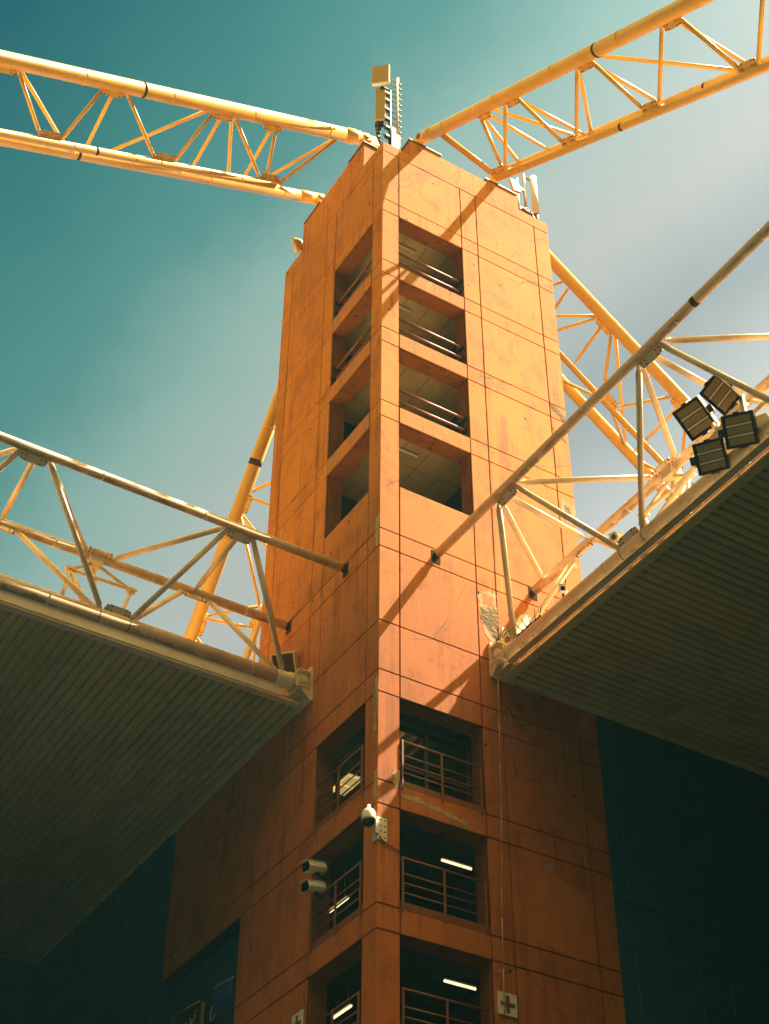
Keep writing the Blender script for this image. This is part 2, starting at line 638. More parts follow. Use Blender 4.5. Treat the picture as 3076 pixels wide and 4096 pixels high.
# handrails of the upper openings
for face in ('x', 'y'):
    for (top, bot) in ((32.25, 26.4), (24.95, 18.97), (17.5, 11.55)):
        if face == 'y' and top == 17.5:
            continue
        for dz in (1.0, 2.15):
            m = MB()
            z = bot + dz
            f_ = (lambda t, d, zz: (t, d, zz)) if face == 'x' else (lambda t, d, zz: (d, t, zz))
            m.tube(f_(1.5, 0.42, z), f_(7.4, 0.42, z), 0.095, 10)
            r_ = m.build('handrail', RAIL, tower)
            b = MB()
            c0 = f_(7.32, 0.62, z)
            b.obox(c0, Vector(f_(0.1, 0, 0)), Vector(f_(0, 0.5, 0)), (0, 0, 0.11))
            b.build('wall_bracket', DARKC, r_)

# balustrades of the lower openings: posts and rails set just proud of the wall
for face in ('x', 'y'):
    f_ = (lambda t, d, zz: (t, d, zz)) if face == 'x' else (lambda t, d, zz: (d, t, zz))
    for top in (-12.55, -20.03, -27.53, -35.07):
        sill = top - 5.97
        m = MB()
        m.tube(f_(1.58, -0.02, sill + 3.0), f_(7.12, -0.02, sill + 3.0), 0.062, 8)
        root = m.build('balustrade', RAIL, tower)
        for t in (1.62, 4.33, 7.08):
            b = MB()
            b.obox(f_(t, -0.06, sill + 1.42), Vector(f_(0.055, 0, 0)), Vector(f_(0, 0.05, 0)), (0, 0, 1.62))
            b.build('post', RAIL, root, 0.005)
        for dz in (2.05, 1.5, 0.92):
            m = MB()
            m.tube(f_(1.6, -0.02, sill + dz), f_(7.1, -0.02, sill + dz), 0.045, 8)
            m.build('rail', RAIL, root)
        k = MB()
        k.obox(f_(4.45, 0.10, sill + 0.02), Vector(f_(2.93, 0, 0)), Vector(f_(0, 0.06, 0)), (0, 0, 0.4))
        k.build('kick_plate', RAIL, root)

# glazed room behind the first lower opening
for face in ('x', 'y'):
    f_ = (lambda t, d, zz: (t, d, zz)) if face == 'x' else (lambda t, d, zz: (d, t, zz))
    fr = MB()
    z0, z1 = -18.5, -13.0
    for t in (1.55, 4.25, 7.3):
        fr.obox(f_(t, 1.55, (z0 + z1) / 2), Vector(f_(0.10, 0, 0)), Vector(f_(0, 0.12, 0)), (0, 0, (z1 - z0) / 2))
    for z in (z0 + 0.1, z0 + 2.35, z1 - 0.08):
        fr.obox(f_(4.4, 1.55, z), Vector(f_(2.85, 0, 0)), Vector(f_(0, 0.09, 0)), (0, 0, 0.1))
    w_ = fr.build('window', FRAMEM, tower, 0.004)
    for (a, b) in ((1.65, 4.15), (4.35, 7.2)):
        for (za, zb) in ((z0 + 0.2, z0 + 2.25), (z0 + 2.45, z1 - 0.16)):
            g_ = MB()
            q4 = [f_(a, 1.55, za), f_(b, 1.55, za), f_(b, 1.55, zb), f_(a, 1.55, zb)]
            g_.poly(q4 if face == 'x' else q4[::-1], [(0, 1, 2, 3)])
            g_.build('pane', GLASS, w_)

# lower wall running on behind the left stand
an = MB()
ys = [TW, 22.0, 28.0]
for a, b in zip(ys, ys[1:]):
    for zt, zb in ((-8.3, -10.97), (-10.97, -12.55), (-12.55, -18.52), (-18.52, -20.03)):
        an.box(0, 1.0, a + GAP, b - GAP, zb + GAP, zt - GAP)
an.build('side_wall', ORANGE_LOW, tower, 0.008)
ab = MB()
ab.box(0.1, 1.0, TW + 0.01, 28.0, -20.0, -8.35)
ab.build('side_wall_core', DARKC, tower)


def streak_mat():
    m = Mat('streaked_slab_edge', 0.9)
    a = m.noise((5.0, 5.0, 0.35), 1, 5, 0.7)
    b = m.noise((1.2, 1.2, 0.5), 1, 6, 0.7)
    c = m.mix(m.ramp(b, 0.4, 0.6), (0.58, 0.21, 0.02), (0.50, 0.20, 0.05))
    c = m.mix(m.ramp(a, 0.46, 0.58, 0, 0.75), c, (0.30, 0.20, 0.085))
    c = m.mix(m.ramp(b, 0.56, 0.64, 0, 0.7), c, (0.42, 0.30, 0.15))
    d = m.noise((9.0, 9.0, 0.5), 1, 4, 0.7)
    c = m.mix(m.ramp(d, 0.60, 0.66, 0, 0.7), c, (0.12, 0.07, 0.025))
    return m.out(c, b, 0.3, 0.02)


STREAK = streak_mat()
for zt, zb in BANDS[1:4]:
    for face in ('x', 'y'):
        m = MB()
        if face == 'x':
            m.box(1.55, 7.36, -0.012, -0.002, zb + 0.05, zt - 0.05)
        else:
            m.box(-0.012, -0.002, 1.55, 7.36, zb + 0.05, zt - 0.05)
        m.build('slab_edge', STREAK, tower)
fn = MB()
fn.box(TW + 0.01, TW + 0.24, 0.45, 0.62, -8, 39.4)
fn.build('edge_fin', CREAM, tower)


def patch(pts, mat, face, name, z_prou=0.012):
    """irregular flaked area, an own thin skin on the wall"""
    m = MB()
    f_ = (lambda t, zz: (t, -z_prou, zz)) if face == 'x' else (lambda t, zz: (-z_prou, t, zz))
    ext = (0, z_prou * 0.9, 0) if face == 'x' else (z_prou * 0.9, 0, 0)
    out = []
    for i in range(len(pts)):
        a, b = Vector((*pts[i], 0)), Vector((*pts[(i + 1) % len(pts)], 0))
        n = max(2, int((b - a).length / 0.11))
        for k in range(n):
            q = a.lerp(b, k / n)
            out.append((q.x + random.uniform(-.09, .09), q.y + random.uniform(-.09, .09)))
    m.prism([f_(*p) for p in out], ext)
    return m.build(name, mat, tower)


def brick_mat():
    m = Mat('exposed_masonry', 0.95)
    v = m.t.nodes.new('ShaderNodeTexVoronoi')
    v.inputs['Scale'].default_value = 4.2
    v.feature = 'DISTANCE_TO_EDGE'
    m.L(m.mapped((1, 1, 1.4)), v.inputs['Vector'])
    n = m.noise((3, 3, 3), 1, 6, 0.7)
    c = m.mix(m.ramp(n, 0.35, 0.65), (0.30, 0.22, 0.12), (0.13, 0.11, 0.07))
    c = m.mix(m.ramp(v.outputs['Distance'], 0.01, 0.13), (0.15, 0.12, 0.07), c)
    return m.out(c, v.outputs['Distance'], 0.8, 0.03)


MASON = brick_mat()
PATCHL = plain('bare_plaster', (0.62, 0.46, 0.27), 0.95, 0, 0.5, 3)
PATCHP = plain('repainted_patch', (0.60, 0.19, 0.03), 0.9, 0, 0.25, 2)
MARK = plain('dark_stain', (0.10, 0.07, 0.03), 0.95, 0, 0.4, 4)
patch([(7.5, -2.1), (8.9, -1.7), (8.95, -6.2), (8.5, -6.1), (7.9, -5.2), (7.55, -3.8)], PATCHL, 'x', 'peeled_patch')
patch([(7.52, -3.3), (8.93, -3.1), (8.93, -5.7), (8.4, -5.3), (7.8, -4.5)], MASON, 'x', 'peeled_patch', 0.02)
patch([(7.85, -2.3), (8.65, -2.15), (8.7, -3.0), (7.9, -3.05)], PATCHP, 'x', 'peeled_patch', 0.02)
patch([(8.3, -6.7), (8.95, -6.5), (8.95, -7.2), (8.5, -7.4)], PATCHL, 'x', 'peeled_patch')
patch([(15.0, 19.0), (16.35, 18.2), (16.35, 17.2), (15.9, 17.9), (15.0, 18.5)], MASON, 'x', 'peeled_patch')
patch([(15.0, 16.5), (15.8, 16.0), (16.2, 15.4), (15.3, 15.8)], MASON, 'x', 'peeled_patch')
patch([(15.1, 9.4), (16.3, 9.2), (16.3, 7.4), (15.5, 7.3), (15.1, 8.2)], PATCHL, 'x', 'peeled_patch')
patch([(15.4, 8.9), (15.9, 8.9), (16.0, 7.9), (15.5, 7.8)], MASON, 'x', 'peeled_patch', 0.02)
patch([(15.2, 4.2), (16.0, 3.2), (16.1, 3.6), (15.6, 4.5)], PATCHL, 'x', 'peeled_patch')
patch([(0.0, -11.4), (0.45, -11.5), (0.5, -12.6), (0.3, -13.8), (0.5, -15.0), (0.0, -15.3)], PATCHL, 'y', 'peeled_patch')
patch([(0.05, -17.8), (0.4, -17.9), (0.35, -19.6), (0.05, -19.7)], PATCHL, 'y', 'peeled_patch')
patch([(1.6, -18.95), (3.0, -19.0), (4.6, -19.25), (6.2, -19.5), (6.1, -19.75), (4.5, -19.5), (3.1, -19.3), (1.6, -19.2)], PATCHL, 'x', 'peeled_patch')
patch([(1.0, -17.6), (1.45, -17.5), (1.48, -18.6), (1.1, -18.7)], PATCHL, 'x', 'peeled_patch')
patch([(0.1, 1.2), (0.5, 1.1), (0.5, -1.2), (0.15, -1.4)], PATCHL, 'y', 'peeled_patch')
patch([(10.2, -21.8), (11.6, -21.0), (13.4, -21.6), (14.6, -22.4), (14.7, -26.0), (12.6, -26.0), (10.4, -25.5), (10.6, -23.4)], PATCHP, 'x', 'repainted_patch')


# ------------------------------------------------------------------ trusses
def gusset(parent, c, along, toward, mat, ln=0.95, hh=0.75, th=0.055, r=0.5):
    """bolted plate hanging from a chord towards its partner chord"""
    c, along = Vector(c), Vector(along).normalized()
    toward = Vector(toward)
    toward = (toward - along * toward.dot(along)).normalized()
    nrm = along.cross(toward).normalized()
    a0 = r * 0.6
    o = [c + along * s * ln + toward * h for s, h in ((-1.25, a0), (1.25, a0), (1.15, a0 + hh * 0.7), (0.75, a0 + hh * 1.15), (-0.75, a0 + hh * 1.15), (-1.15, a0 + hh * 0.7))]
    m = MB()
    m.prism([p - nrm * th for p in o], nrm * th * 2)
    g_ = m.build('gusset_plate', mat, parent)
    for s in (-0.78, 0.78):
        b = MB()
        for i in (-1, 1):
            for j in (-1, 1):
                q = c + along * (s * ln + i * 0.14) + toward * (a0 + hh * 0.72 + j * 0.14)
                b.tube(q - nrm * (th + 0.05), q + nrm * (th + 0.05), 0.05, 6)
        b.build('bolt_group', BOLT, g_)
    return g_


def brace(parent, p, q, r, mat, ends=0.3):
    p, q = Vector(p), Vector(q)
    d = (q - p).normalized()
    a, b = p + d * ends, q - d * ends
    m = MB()
    m.tube(a + d * 0.45, b - d * 0.45, r, 12)
    m.tube(a + d * 0.15, a + d * 0.45, r * 0.45, 12, r)
    m.tube(b - d * 0.45, b - d * 0.15, r, 12, r * 0.45)
    s = d.orthogonal().normalized()
    t = d.cross(s)
    m.obox(a + d * 0.28, d * 0.42, s * r * 1.05, t * 0.05)
    m.obox(b - d * 0.28, d * 0.42, s * r * 1.05, t * 0.05)
    return m.build('brace', mat, parent)


def truss(label, at, base, along, off, slope, chords, braces, gussets, mat, bands=(), group=None, name='roof_truss', rb=0.15):
    """base: face point function; chords {key:(offset, z, t0, t1, radius)}"""
    T = thing(name, label, 'truss', at, group)

    def pt(key, t):
        o, z, t0, t1, r = chords[key]
        return Vector(base(o, t, z + slope * t))
    adir = (pt('A', 1) - pt('A', 0)).normalized()
    for key, (o, z, t0, t1, r) in chords.items():
        m = MB()
        m.tube(pt(key, t0), pt(key, t1), r, 28)
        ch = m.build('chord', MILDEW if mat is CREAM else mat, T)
        t = t0 + 3.0
        while t < min(t1, 44):
            wr = MB()
            wr.tube(pt(key, t), pt(key, t + 0.10), r * 1.035, 28)
            wr.build('weld_ring', mat, ch)
            t += 6.93
        bb = [b_ for b_ in bands if b_[0] == key]
        for _, tb, wdt in bb:
            k = MB()
            k.tube(pt(key, tb), pt(key, tb + wdt), r * 1.02, 28)
            k.build('rust_band', RUST, ch)
    for (k1, t1, k2, t2) in braces:
        p, q = pt(k1, t1), pt(k2, t2)
        sg = 1 if t2 > t1 else -1
        r1, r2 = chords[k1][4], chords[k2][4]
        p += adir * sg * min(0.7, abs(t2 - t1) * 0.2)
        q -= adir * sg * min(0.7, abs(t2 - t1) * 0.2)
        brace(T, p, q, rb, mat, 0.45)
    for (k1, t1, k2) in gussets:
        c = pt(k1, t1)
        gusset(T, c, adir, pt(k2, t1) - c, mat, r=chords[k1][4], ln=0.78, hh=0.55)
    return T, pt, adir


def clevis(T, p, adir, r, mat, back, plate):
    """pinned end: flared collar, lugs, pin and anchor block"""
    p = Vector(p)
    m = MB()
    m.lathe(p + adir * 1.5, -adir, [(0, r), (0.25, r * 1.10), (1.0, r * 1.12), (1.5, r * 0.8)], 24)
    e = m.build('end_collar', mat, T)
    n = Vector((0, 0, 1))
    s = adir.cross(n).normalized()
    up = s.cross(adir).normalized()
    lug = MB()
    for k in (-0.28, 0.28):
        lug.obox(p - adir * 0.55 + s * k, adir * 0.65, s * 0.07, up * 0.42)
    lug.build('lug', mat, e)
    pin = MB()
    pin.tube(p - adir * 0.75 - s * 0.5, p - adir * 0.75 + s * 0.5, 0.26, 14)
    pin.build('pin', BOLT, e)
    a = MB()
    a.obox(p - adir * 1.25 - up * 0.15, adir * 0.75, s * 0.2, up * 0.55)
    a.build('anchor_block', mat, e)


FX = lambda o, t, z: (o, -t, z)        # trusses leaving the right-hand face
FY = lambda o, t, z: (-t, o, z)        # trusses leaving the left-hand face
BX = lambda o, t, z: (TW + t, o, z)
BY = lambda o, t, z: (o, TW + t, z)

# upper right, falling towards the camera's right
ch = {'A': (4.2, 44.7, -0.1, 62, 0.53), 'B': (12.0, 45.3, -0.1, 62, 0.36), 'T': (8.1, 40.05, 4.3, 62, 0.30)}
br = [('A', 0.9, 'T', 4.75), ('A', 1.3, 'T', 5.1), ('A', 7.9, 'T', 4.75), ('A', 7.9, 'B', 2.0), ('A', 7.9, 'B', 6.3), ('A', 7.9, 'B', 10.9),
      ('A', 11.5, 'T', 4.75), ('A', 11.5, 'T', 13.3), ('A', 11.5, 'B', 10.9), ('A', 19.8, 'T', 13.3), ('A', 19.8, 'B', 10.9), ('A', 19.8, 'T', 21.7),
      ('A', 19.8, 'B', 19.1), ('A', 19.8, 'B', 27.35), ('A', 28.1, 'T', 21.7), ('A', 28.1, 'T', 30.1), ('A', 28.1, 'B', 27.35), ('A', 36.4, 'T', 30.1), ('A', 36.4, 'B', 27.35),
      ('T', 4.75, 'B', 1.0), ('T', 13.3, 'B', 10.9), ('T', 21.7, 'B', 19.1), ('T', 30.1, 'B', 27.35)]
gs = [('A', 7.9, 'T'), ('A', 11.5, 'T'), ('A', 19.8, 'T'), ('A', 28.1, 'T'), ('A', 36.4, 'T'), ('T', 4.75, 'A'), ('T', 13.3, 'A'), ('T', 21.7, 'A'), ('T', 30.1, 'A')]
T1, p1, d1 = truss('yellow lattice truss from the tower top out to the upper right corner', (8.1, -0.5, 43), FX, 'x', 0, -0.72, ch, br, gs, YELLOW,
                   [('A', 21.3, 0.22), ('B', 23.3, 0.2), ('T', 18.6, 0.2)], 'yellow trusses pinned to the tower top', 'lattice_truss')
clevis(T1, p1('A', 0), d1, 0.53, YELLOW, 0, 0)
clevis(T1, p1('B', 0), d1, 0.36, YELLOW, 0, 0)

# upper left
ch = {'A': (4.2, 46.4, -0.1, 112, 0.6), 'B': (12.0, 46.7, -0.1, 112, 0.5), 'T': (8.1, 42.65, 5.6, 112, 0.32)}
br = [('A', 0.8, 'T', 6.1), ('A', 0.8, 'B', 6.6), ('A', 7.9, 'T', 6.1), ('A', 7.9, 'B', 6.8), ('A', 12.3, 'B', 20.3), ('A', 12.3, 'T', 15.2), ('A', 12.3, 'B', 11.6),
      ('A', 12.3, 'B', 7.5), ('A', 12.3, 'T', 6.1), ('A', 21.3, 'T', 24.2), ('A', 21.3, 'B', 20.6), ('A', 21.3, 'T', 15.2), ('A', 29.5, 'T', 24.2), ('A', 29.5, 'B', 21.2),
      ('A', 29.5, 'T', 33.2), ('A', 29.5, 'B', 30.0), ('T', 6.1, 'B', 1.0), ('T', 15.2, 'B', 11.6), ('T', 24.2, 'B', 20.6), ('A', 38.5, 'T', 33.2)]
gs = [('A', 7.9, 'T'), ('A', 12.3, 'T'), ('A', 21.3, 'T'), ('A', 29.5, 'T'), ('T', 6.1, 'A'), ('T', 15.2, 'A'), ('T', 24.2, 'A')]
T2, p2, d2 = truss('yellow lattice truss from the tower top out to the upper left edge', (-0.5, 8.1, 44), FY, 'y', 0, -0.41, ch, br, gs, YELLOW,
                   [('A', 19.0, 0.22), ('T', 20.6, 0.2), ('B', 21.0, 0.22)], 'yellow trusses pinned to the tower top', 'lattice_truss')
clevis(T2, p2('A', 0), d2, 0.6, YELLOW, 0, 0)
clevis(T2, p2('B', 0), d2, 0.5, YELLOW, 0, 0)

for T_, rects in ((T1, ((2.5, 5.7, 43.02), (10.1, 13.35, 43.02))), ):
    for (a, b, z) in rects:
        m = MB()
        m.box(a, b, -0.08, 1.9, z, z + 0.14)
        m.build('base_plate', BOLT, T_)
for (a, b, z) in ((3.0, 5.6, 44.42), (10.4, 13.3, 44.42)):
    m = MB()
    m.box(-0.08, 1.9, a, b, z, z + 0.14)
    m.build('base_plate', BOLT, T2)

# rear right
ch = {'A': (4.2, 45.7, 0.0, 60, 0.53), 'B': (12.0, 45.7, 0.0, 60, 0.5), 'T': (8.1, 41.5, 4.0, 60, 0.26)}
br = [('A', 6.07, 'B', 2.0), ('A', 6.07, 'T', 4.5), ('A', 9.6, 'T', 7.9), ('A', 9.6, 'T', 11.6), ('A', 9.6, 'B', 3.0), ('A', 9.6, 'T', 4.5), ('A', 9.6, 'B', 17.5),
      ('A', 17.2, 'T', 11.6), ('A', 17.2, 'B', 17.5), ('A', 17.2, 'T', 19.5), ('A', 25, 'T', 19.5), ('A', 25, 'B', 25.5), ('A', 25, 'T', 27.5),
      ('T', 11.6, 'B', 9.6), ('T', 11.6, 'B', 17.5), ('T', 19.5, 'B', 17.5), ('T', 27.5, 'B', 25.5)]
gs = [('A', 9.6, 'T'), ('A', 17.2, 'T'), ('T', 11.6, 'A'), ('T', 19.5, 'A'), ('A', 25, 'T')]
T3, p3, d3 = truss('pale yellow lattice truss sloping down behind the right side of the tower', (TW, 8.1, 43), BX, 'x', 0, -0.77, ch, br, gs, YELLOW,
                   (), 'yellow trusses pinned to the tower top', 'lattice_truss')
# rear left
ch = {'A': (4.2, 44.5, 0.0, 37, 0.6), 'B': (12.0, 44.7, 0.0, 37, 0.5), 'T': (8.1, 37.6, 3.0, 31, 0.3)}
br = [('A', 14.6, 'T', 10.5), ('A', 14.6, 'B', 9.0), ('A', 14.6, 'T', 17.2), ('A', 14.6, 'B', 18.5), ('A', 22.0, 'T', 17.2), ('A', 22.0, 'B', 18.5), ('A', 22.0, 'T', 25.0),
      ('A', 22.0, 'B', 26.5), ('T', 17.2, 'B', 18.5), ('A', 7.5, 'T', 10.5), ('T', 25.0, 'B', 26.5), ('T', 17.2, 'B', 26.5)]
gs = [('A', 14.6, 'T'), ('A', 22.0, 'T'), ('T', 17.2, 'A')]
T4, p4, d4 = truss('pale yellow lattice truss sloping steeply down behind the left side of the tower', (8.1, TW, 43), BY, 'y', 0, -1.2, ch, br, gs, YELLOW,
                   [('A', 12.0, 0.35)], 'yellow trusses pinned to the tower top', 'lattice_truss')


# roof-edge trusses: two chords above, the heavy edge tube below
def roof_truss(label, at, base, ra, bands, hang_t):
    ch = {'A': (4.27, -0.55, 0.35, 118, 0.30), 'B': (12.0, -0.37, 0.3, 118, 0.33), 'T': (9.05, -7.12, 1.0, 118, 0.50)}
    br = [('A', 7.7, 'T', 0.9), ('A', 7.7, 'B', 0.6), ('A', 7.7, 'T', 13.5), ('A', 7.7, 'B', 14.3), ('A', 7.7, 'B', ra),
          ('T', 0.9, 'B', ra), ('T', 13.5, 'B', ra), ('T', 13.5, 'B', 20.8),
          ('A', 21.6, 'T', 13.5), ('A', 21.6, 'B', 14.3), ('A', 21.6, 'T', 27.3), ('A', 21.6, 'B', 20.8), ('A', 21.6, 'B', 28.2),
          ('T', 27.3, 'B', 20.8), ('A', 35.4, 'T', 27.3), ('A', 35.4, 'B', 28.2), ('A', 35.4, 'B', 34.6), ('A', 35.4, 'B', 42.0), ('T', 27.3, 'B', 34.6)]
    gs = [('A', 7.7, 'T'), ('A', 21.6, 'T'), ('A', 35.4, 'T'), ('T', 13.5, 'A'), ('T', 27.3, 'A'), ('B', ra, 'T'), ('B', 20.8, 'T'), ('B', 14.3, 'A')]
    T, pt, ad = truss(label, at, base, '', 0, 0.0, ch, br, gs, CREAM, bands + [('T', 12.6, 0.05), ('T', 14.6, 0.05)],
                      'cream trusses along the stand roof edges', 'roof_truss', 0.185)
    # bolted bearing of the edge tube on the tower face
    z = -7.12
    q = lambda o, t, zz: Vector(base(o, t, zz))
    B = MB()
    B.obox(q(9.0, 0.09, z - 0.25), q(0.9, 0, 0), q(0, 0.09, 0), (0, 0, 1.3))
    pl_ = B.build('bearing_plate', CREAM, T, 0.006)
    R = MB()
    for s in (-0.55, 0.55):
        R.prism([q(9.05 + s, 0.18, z - 0.55), q(9.05 + s, 1.05, z - 0.45), q(9.05 + s, 1.05, z + 0.45), q(9.05 + s, 0.18, z + 0.75)], q(0.08, 0, 0))
    for zz in (0.62, -0.62):
        R.obox(q(9.0, 0.6, z + zz), q(0.85, 0, 0), q(0, 0.42, 0), (0, 0, 0.045))
    for s in (-0.8, -0.3, 0.25, 0.75):
        R.prism([q(9.0 + s, 0.18, z - 1.5), q(9.0 + s, 0.9, z - 0.7), q(9.0 + s, 0.18, z - 0.7)], q(0.07, 0, 0))
    R.build('stiffener', CREAM, pl_)
    pn = MB()
    pn.tube(q(8.2, 0.62, z), q(9.9, 0.62, z), 0.27, 16)
    pn.build('pin', CREAM, pl_)
    c = MB()
    c.lathe(q(9.05, 2.3, z), -ad, [(0, 0.5), (0.15, 0.56), (0.8, 0.56), (0.9, 0.62), (1.15, 0.62), (1.3, 0.45)], 28)
    c.build('end_collar', CREAM, pl_)
    # dark plates painting the shaded pockets where the upper chords enter
    for o, zz in ((4.27, -0.55), (12.0, -0.37)):
        s = MB()
        s.obox(q(o, 0.01, zz - 0.1), q(0.34, 0, 0), q(0, 0.015, 0), (0, 0, 0.5))
        s.obox(q(o, 0.2, zz), q(0.1, 0, 0), q(0, 0.4, 0), (0, 0, 0.28))
        s.build('wall_socket', SOCK, T)
    # tubular hanger under the rear chord that carries the roof
    t = hang_t
    hb = MB()
    c0 = q(12.0, t, -0.9)
    a0, a1 = q(11.8, t + 1.6, -2.2), q(11.8, t - 2.7, -2.2)
    e0, e1, e2 = q(10.6, t + 2.2, -5.6), q(11.6, t - 0.9, -6.2), q(10.4, t + 0.6, -6.0)
    for a, b in ((c0, a0), (c0, a1), (c0 + Vector((0, 0, -0.5)), e1), (a0, a1 + Vector((0, 0, 0.1))), (a0, e0), (a1, q(11.6, t - 1.6, -6.4)), (a0, e1), (a0, e2)):
        hb.tube(a, b, 0.13, 10)
    for a in (a0, a1):
        hb.obox(a, (0.3, 0, 0), (0, 0.3, 0), (0, 0, 0.06))
        hb.tube(a - Vector((0, 0, 0.2)), a + Vector((0, 0, 0.2)), 0.17, 10)
    hb.obox(c0 + Vector((0, 0, 0.1)), (0.45, 0, 0), (0, 0.45, 0), (0, 0, 0.35))
    hb.build('roof_hanger', CREAM, T)
    return T, pt, ad


T5, p5, d5 = roof_truss('weathered cream truss along the front edge of the left stand roof', (-1, 9, -8), FY, 7.2, [], 14.4)
T6, p6, d6 = roof_truss('cream truss along the front edge of the right stand roof, carrying floodlights', (9, -1, -8), FX, 6.0, [('A', 25.6, 0.35)], 14.4)


# ------------------------------------------------------------------ stands and their roofs
def ribbed(f, t0, t1, d0, d1, z, pitch, joints):
    """profiled sheet: ribs run along d, repeat along t"""
    m = MB()
    prof = [(0.0, 0.0), (0.20, 0.0), (0.215, 0.03), (0.235, 0.0), (0.37, 0.0), (0.385, 0.28), (0.60, 0.28), (0.62, 0.0)]
    k = pitch / 0.62
    cuts = [d0] + joints + [d1]
    for ci, (a, b) in enumerate(zip(cuts, cuts[1:])):
        zo = z + 0.035 * (ci % 2)
        bb = b + (0.25 if ci < len(cuts) - 2 else 0)
        t = t0
        while t < t1:
            pts = []
            dz = random.uniform(0, 0.03)
            for q_ in range(3):
                for (u, h) in prof[:-1]:
                    pts.append((t + u * k, zo + h + dz))
                t += pitch
            pts.append((t, zo + dz))
            vs = []
            for (tt, zz) in pts:
                vs.append(f(tt, a, zz))
                vs.append(f(tt, bb + random.uniform(0, 0.02), zz))
            fs = [(2 * i, 2 * i + 1, 2 * i + 3, 2 * i + 2) for i in range(len(pts) - 1)]
            m.poly(vs, fs)
    return m


FL = lambda t, d, z: (-t, d, z)
FR = lambda t, d, z: (d, -t, z)
ZR = -8.4


def stand(label, rlabel, f, at, length, depth):
    S = thing('stand', label, 'grandstand', at)
    st = MB()
    n = 36
    for i in range(n):
        d0 = 3 + i * (depth - 6) / n
        d1 = 3 + (i + 1) * (depth - 6) / n
        z1 = -43.5 + (d1 - 3) * 0.53  # unseen rake set high to cut the light under the roof
        a, b = f(0.4, d0, 0), f(length, d1, 0)
        st.box(min(a[0], b[0]), max(a[0], b[0]), min(a[1], b[1]), max(a[1], b[1]), GZ, z1)
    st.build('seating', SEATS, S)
    w = MB()
    a, b = f(-0.0, depth - 3, 0), f(length, depth - 2, 0)
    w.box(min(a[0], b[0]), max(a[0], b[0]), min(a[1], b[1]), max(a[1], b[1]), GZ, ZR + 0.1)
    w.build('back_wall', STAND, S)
    R = thing('stand_roof', rlabel, 'roof', (at[0], at[1], ZR))
    m = ribbed(f, 0.08, length, 9.55, depth, ZR, 0.62 if at[0] < 0 else 0.60, [20.6, 33.0, 45.0])
    m.build('ribbed_sheet', SHEET, R)
    tp = MB()
    a, b = f(0.08, 9.6, 0), f(length, depth, 0)
    tp.box(min(a[0], b[0]), max(a[0], b[0]), min(a[1], b[1]), max(a[1], b[1]), ZR + 0.30, ZR + 0.42)
    tp.build('bounce_sheet', TOPS if at[0] < 0 else TOPS2, R)  # unseen sheet added to bounce sunlight upwards
    return S, R


S1, R1 = stand('dark shaded seating stand under the left roof', 'ribbed beige roof underside of the left stand', FL, (-40, 30, GZ), 118, 58)
S2, R2 = stand('dark shaded seating stand under the right roof', 'ribbed olive roof underside of the right stand', FR, (30, -40, GZ), 118, 58)
for R, f in ((R1, FL), (R2, FR)):
    def bx(m, t0, t1, d0, d1, z0, z1):
        a, b = f(t0, d0, 0), f(t1, d1, 0)
        return m.box(min(a[0], b[0]), max(a[0], b[0]), min(a[1], b[1]), max(a[1], b[1]), z0, z1)
    m = MB()
    bx(m, 0.3, 118, 9.09 if R is R1 else 8.985, 9.62, ZR - 0.12, ZR + 0.02)
    bx(m, 0.3, 118, 9.45, 9.62, ZR + 0.03, ZR + 0.45)
    if R is R1:
        bx(m, 1.7, 118, 9.0, 9.08, ZR + 0.03, -7.55)
    m.build('edge_flashing', CREAM if R is R1 else SHEET, R)
    e = MB()
    bx(e, 0.015, 0.12, 9.63, 58, ZR - 0.16, ZR + 0.25)
    e.build('verge_trim', SHEET, R)
    s = MB()
    t = 4.0
    while t < 60:
        bx(s, t, t + 0.16, 9.3, 9.5, ZR + 0.05, -7.6)
        t += 4.6
    s.build('roof_bracket', CREAM, R)
m = MB()
m.box(8.80, 8.98, -118, -1.6, ZR - 0.02, ZR + 0.02)
m.build('translucent_strip', TRANS, R2)
m = MB()
m.box(8.5, 9.115, -1.595, -0.22, ZR - 0.02, ZR + 0.03)
m.build('end_flashing', SHEET, R2)
m = MB()
m.box(8.3, 8.795, -118, -1.6, ZR + 0.03, ZR + 0.09)
m.build('gutter', CREAM, R2)

# end walls closing the stands beside the tower
ew = thing('end_wall', 'black shaded end wall of the right stand beside the tower', 'wall', (30, 0.5, GZ))
m = MB()
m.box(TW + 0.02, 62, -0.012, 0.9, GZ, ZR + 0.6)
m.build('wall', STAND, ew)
for i in range(16):
    m = MB()
    x = TW + 1.2 + 2.4 * i
    m.box(x, x + 0.16, -0.10, -0.015, -45, ZR - 0.1)
    m.build('batten', STAND, ew)
for z in (-14.0, -21.5, -29.0):
    m = MB()
    m.box(TW + 0.05, 60, -0.16, -0.105, z, z + 0.3)
    m.build('rail', STAND, ew)
lw = thing('end_wall', 'black shaded recess wall of the left stand behind the banners', 'wall', (3, 30, GZ))
m = MB()
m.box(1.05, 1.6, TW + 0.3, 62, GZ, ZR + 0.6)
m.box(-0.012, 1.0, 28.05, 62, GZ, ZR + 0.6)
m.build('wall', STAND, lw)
for i in range(10):
    m = MB()
    y = 29.2 + 2.4 * i
    m.box(-0.10, -0.015, y, y + 0.16, -45, ZR - 0.1)
    m.build('batten', STAND, lw)


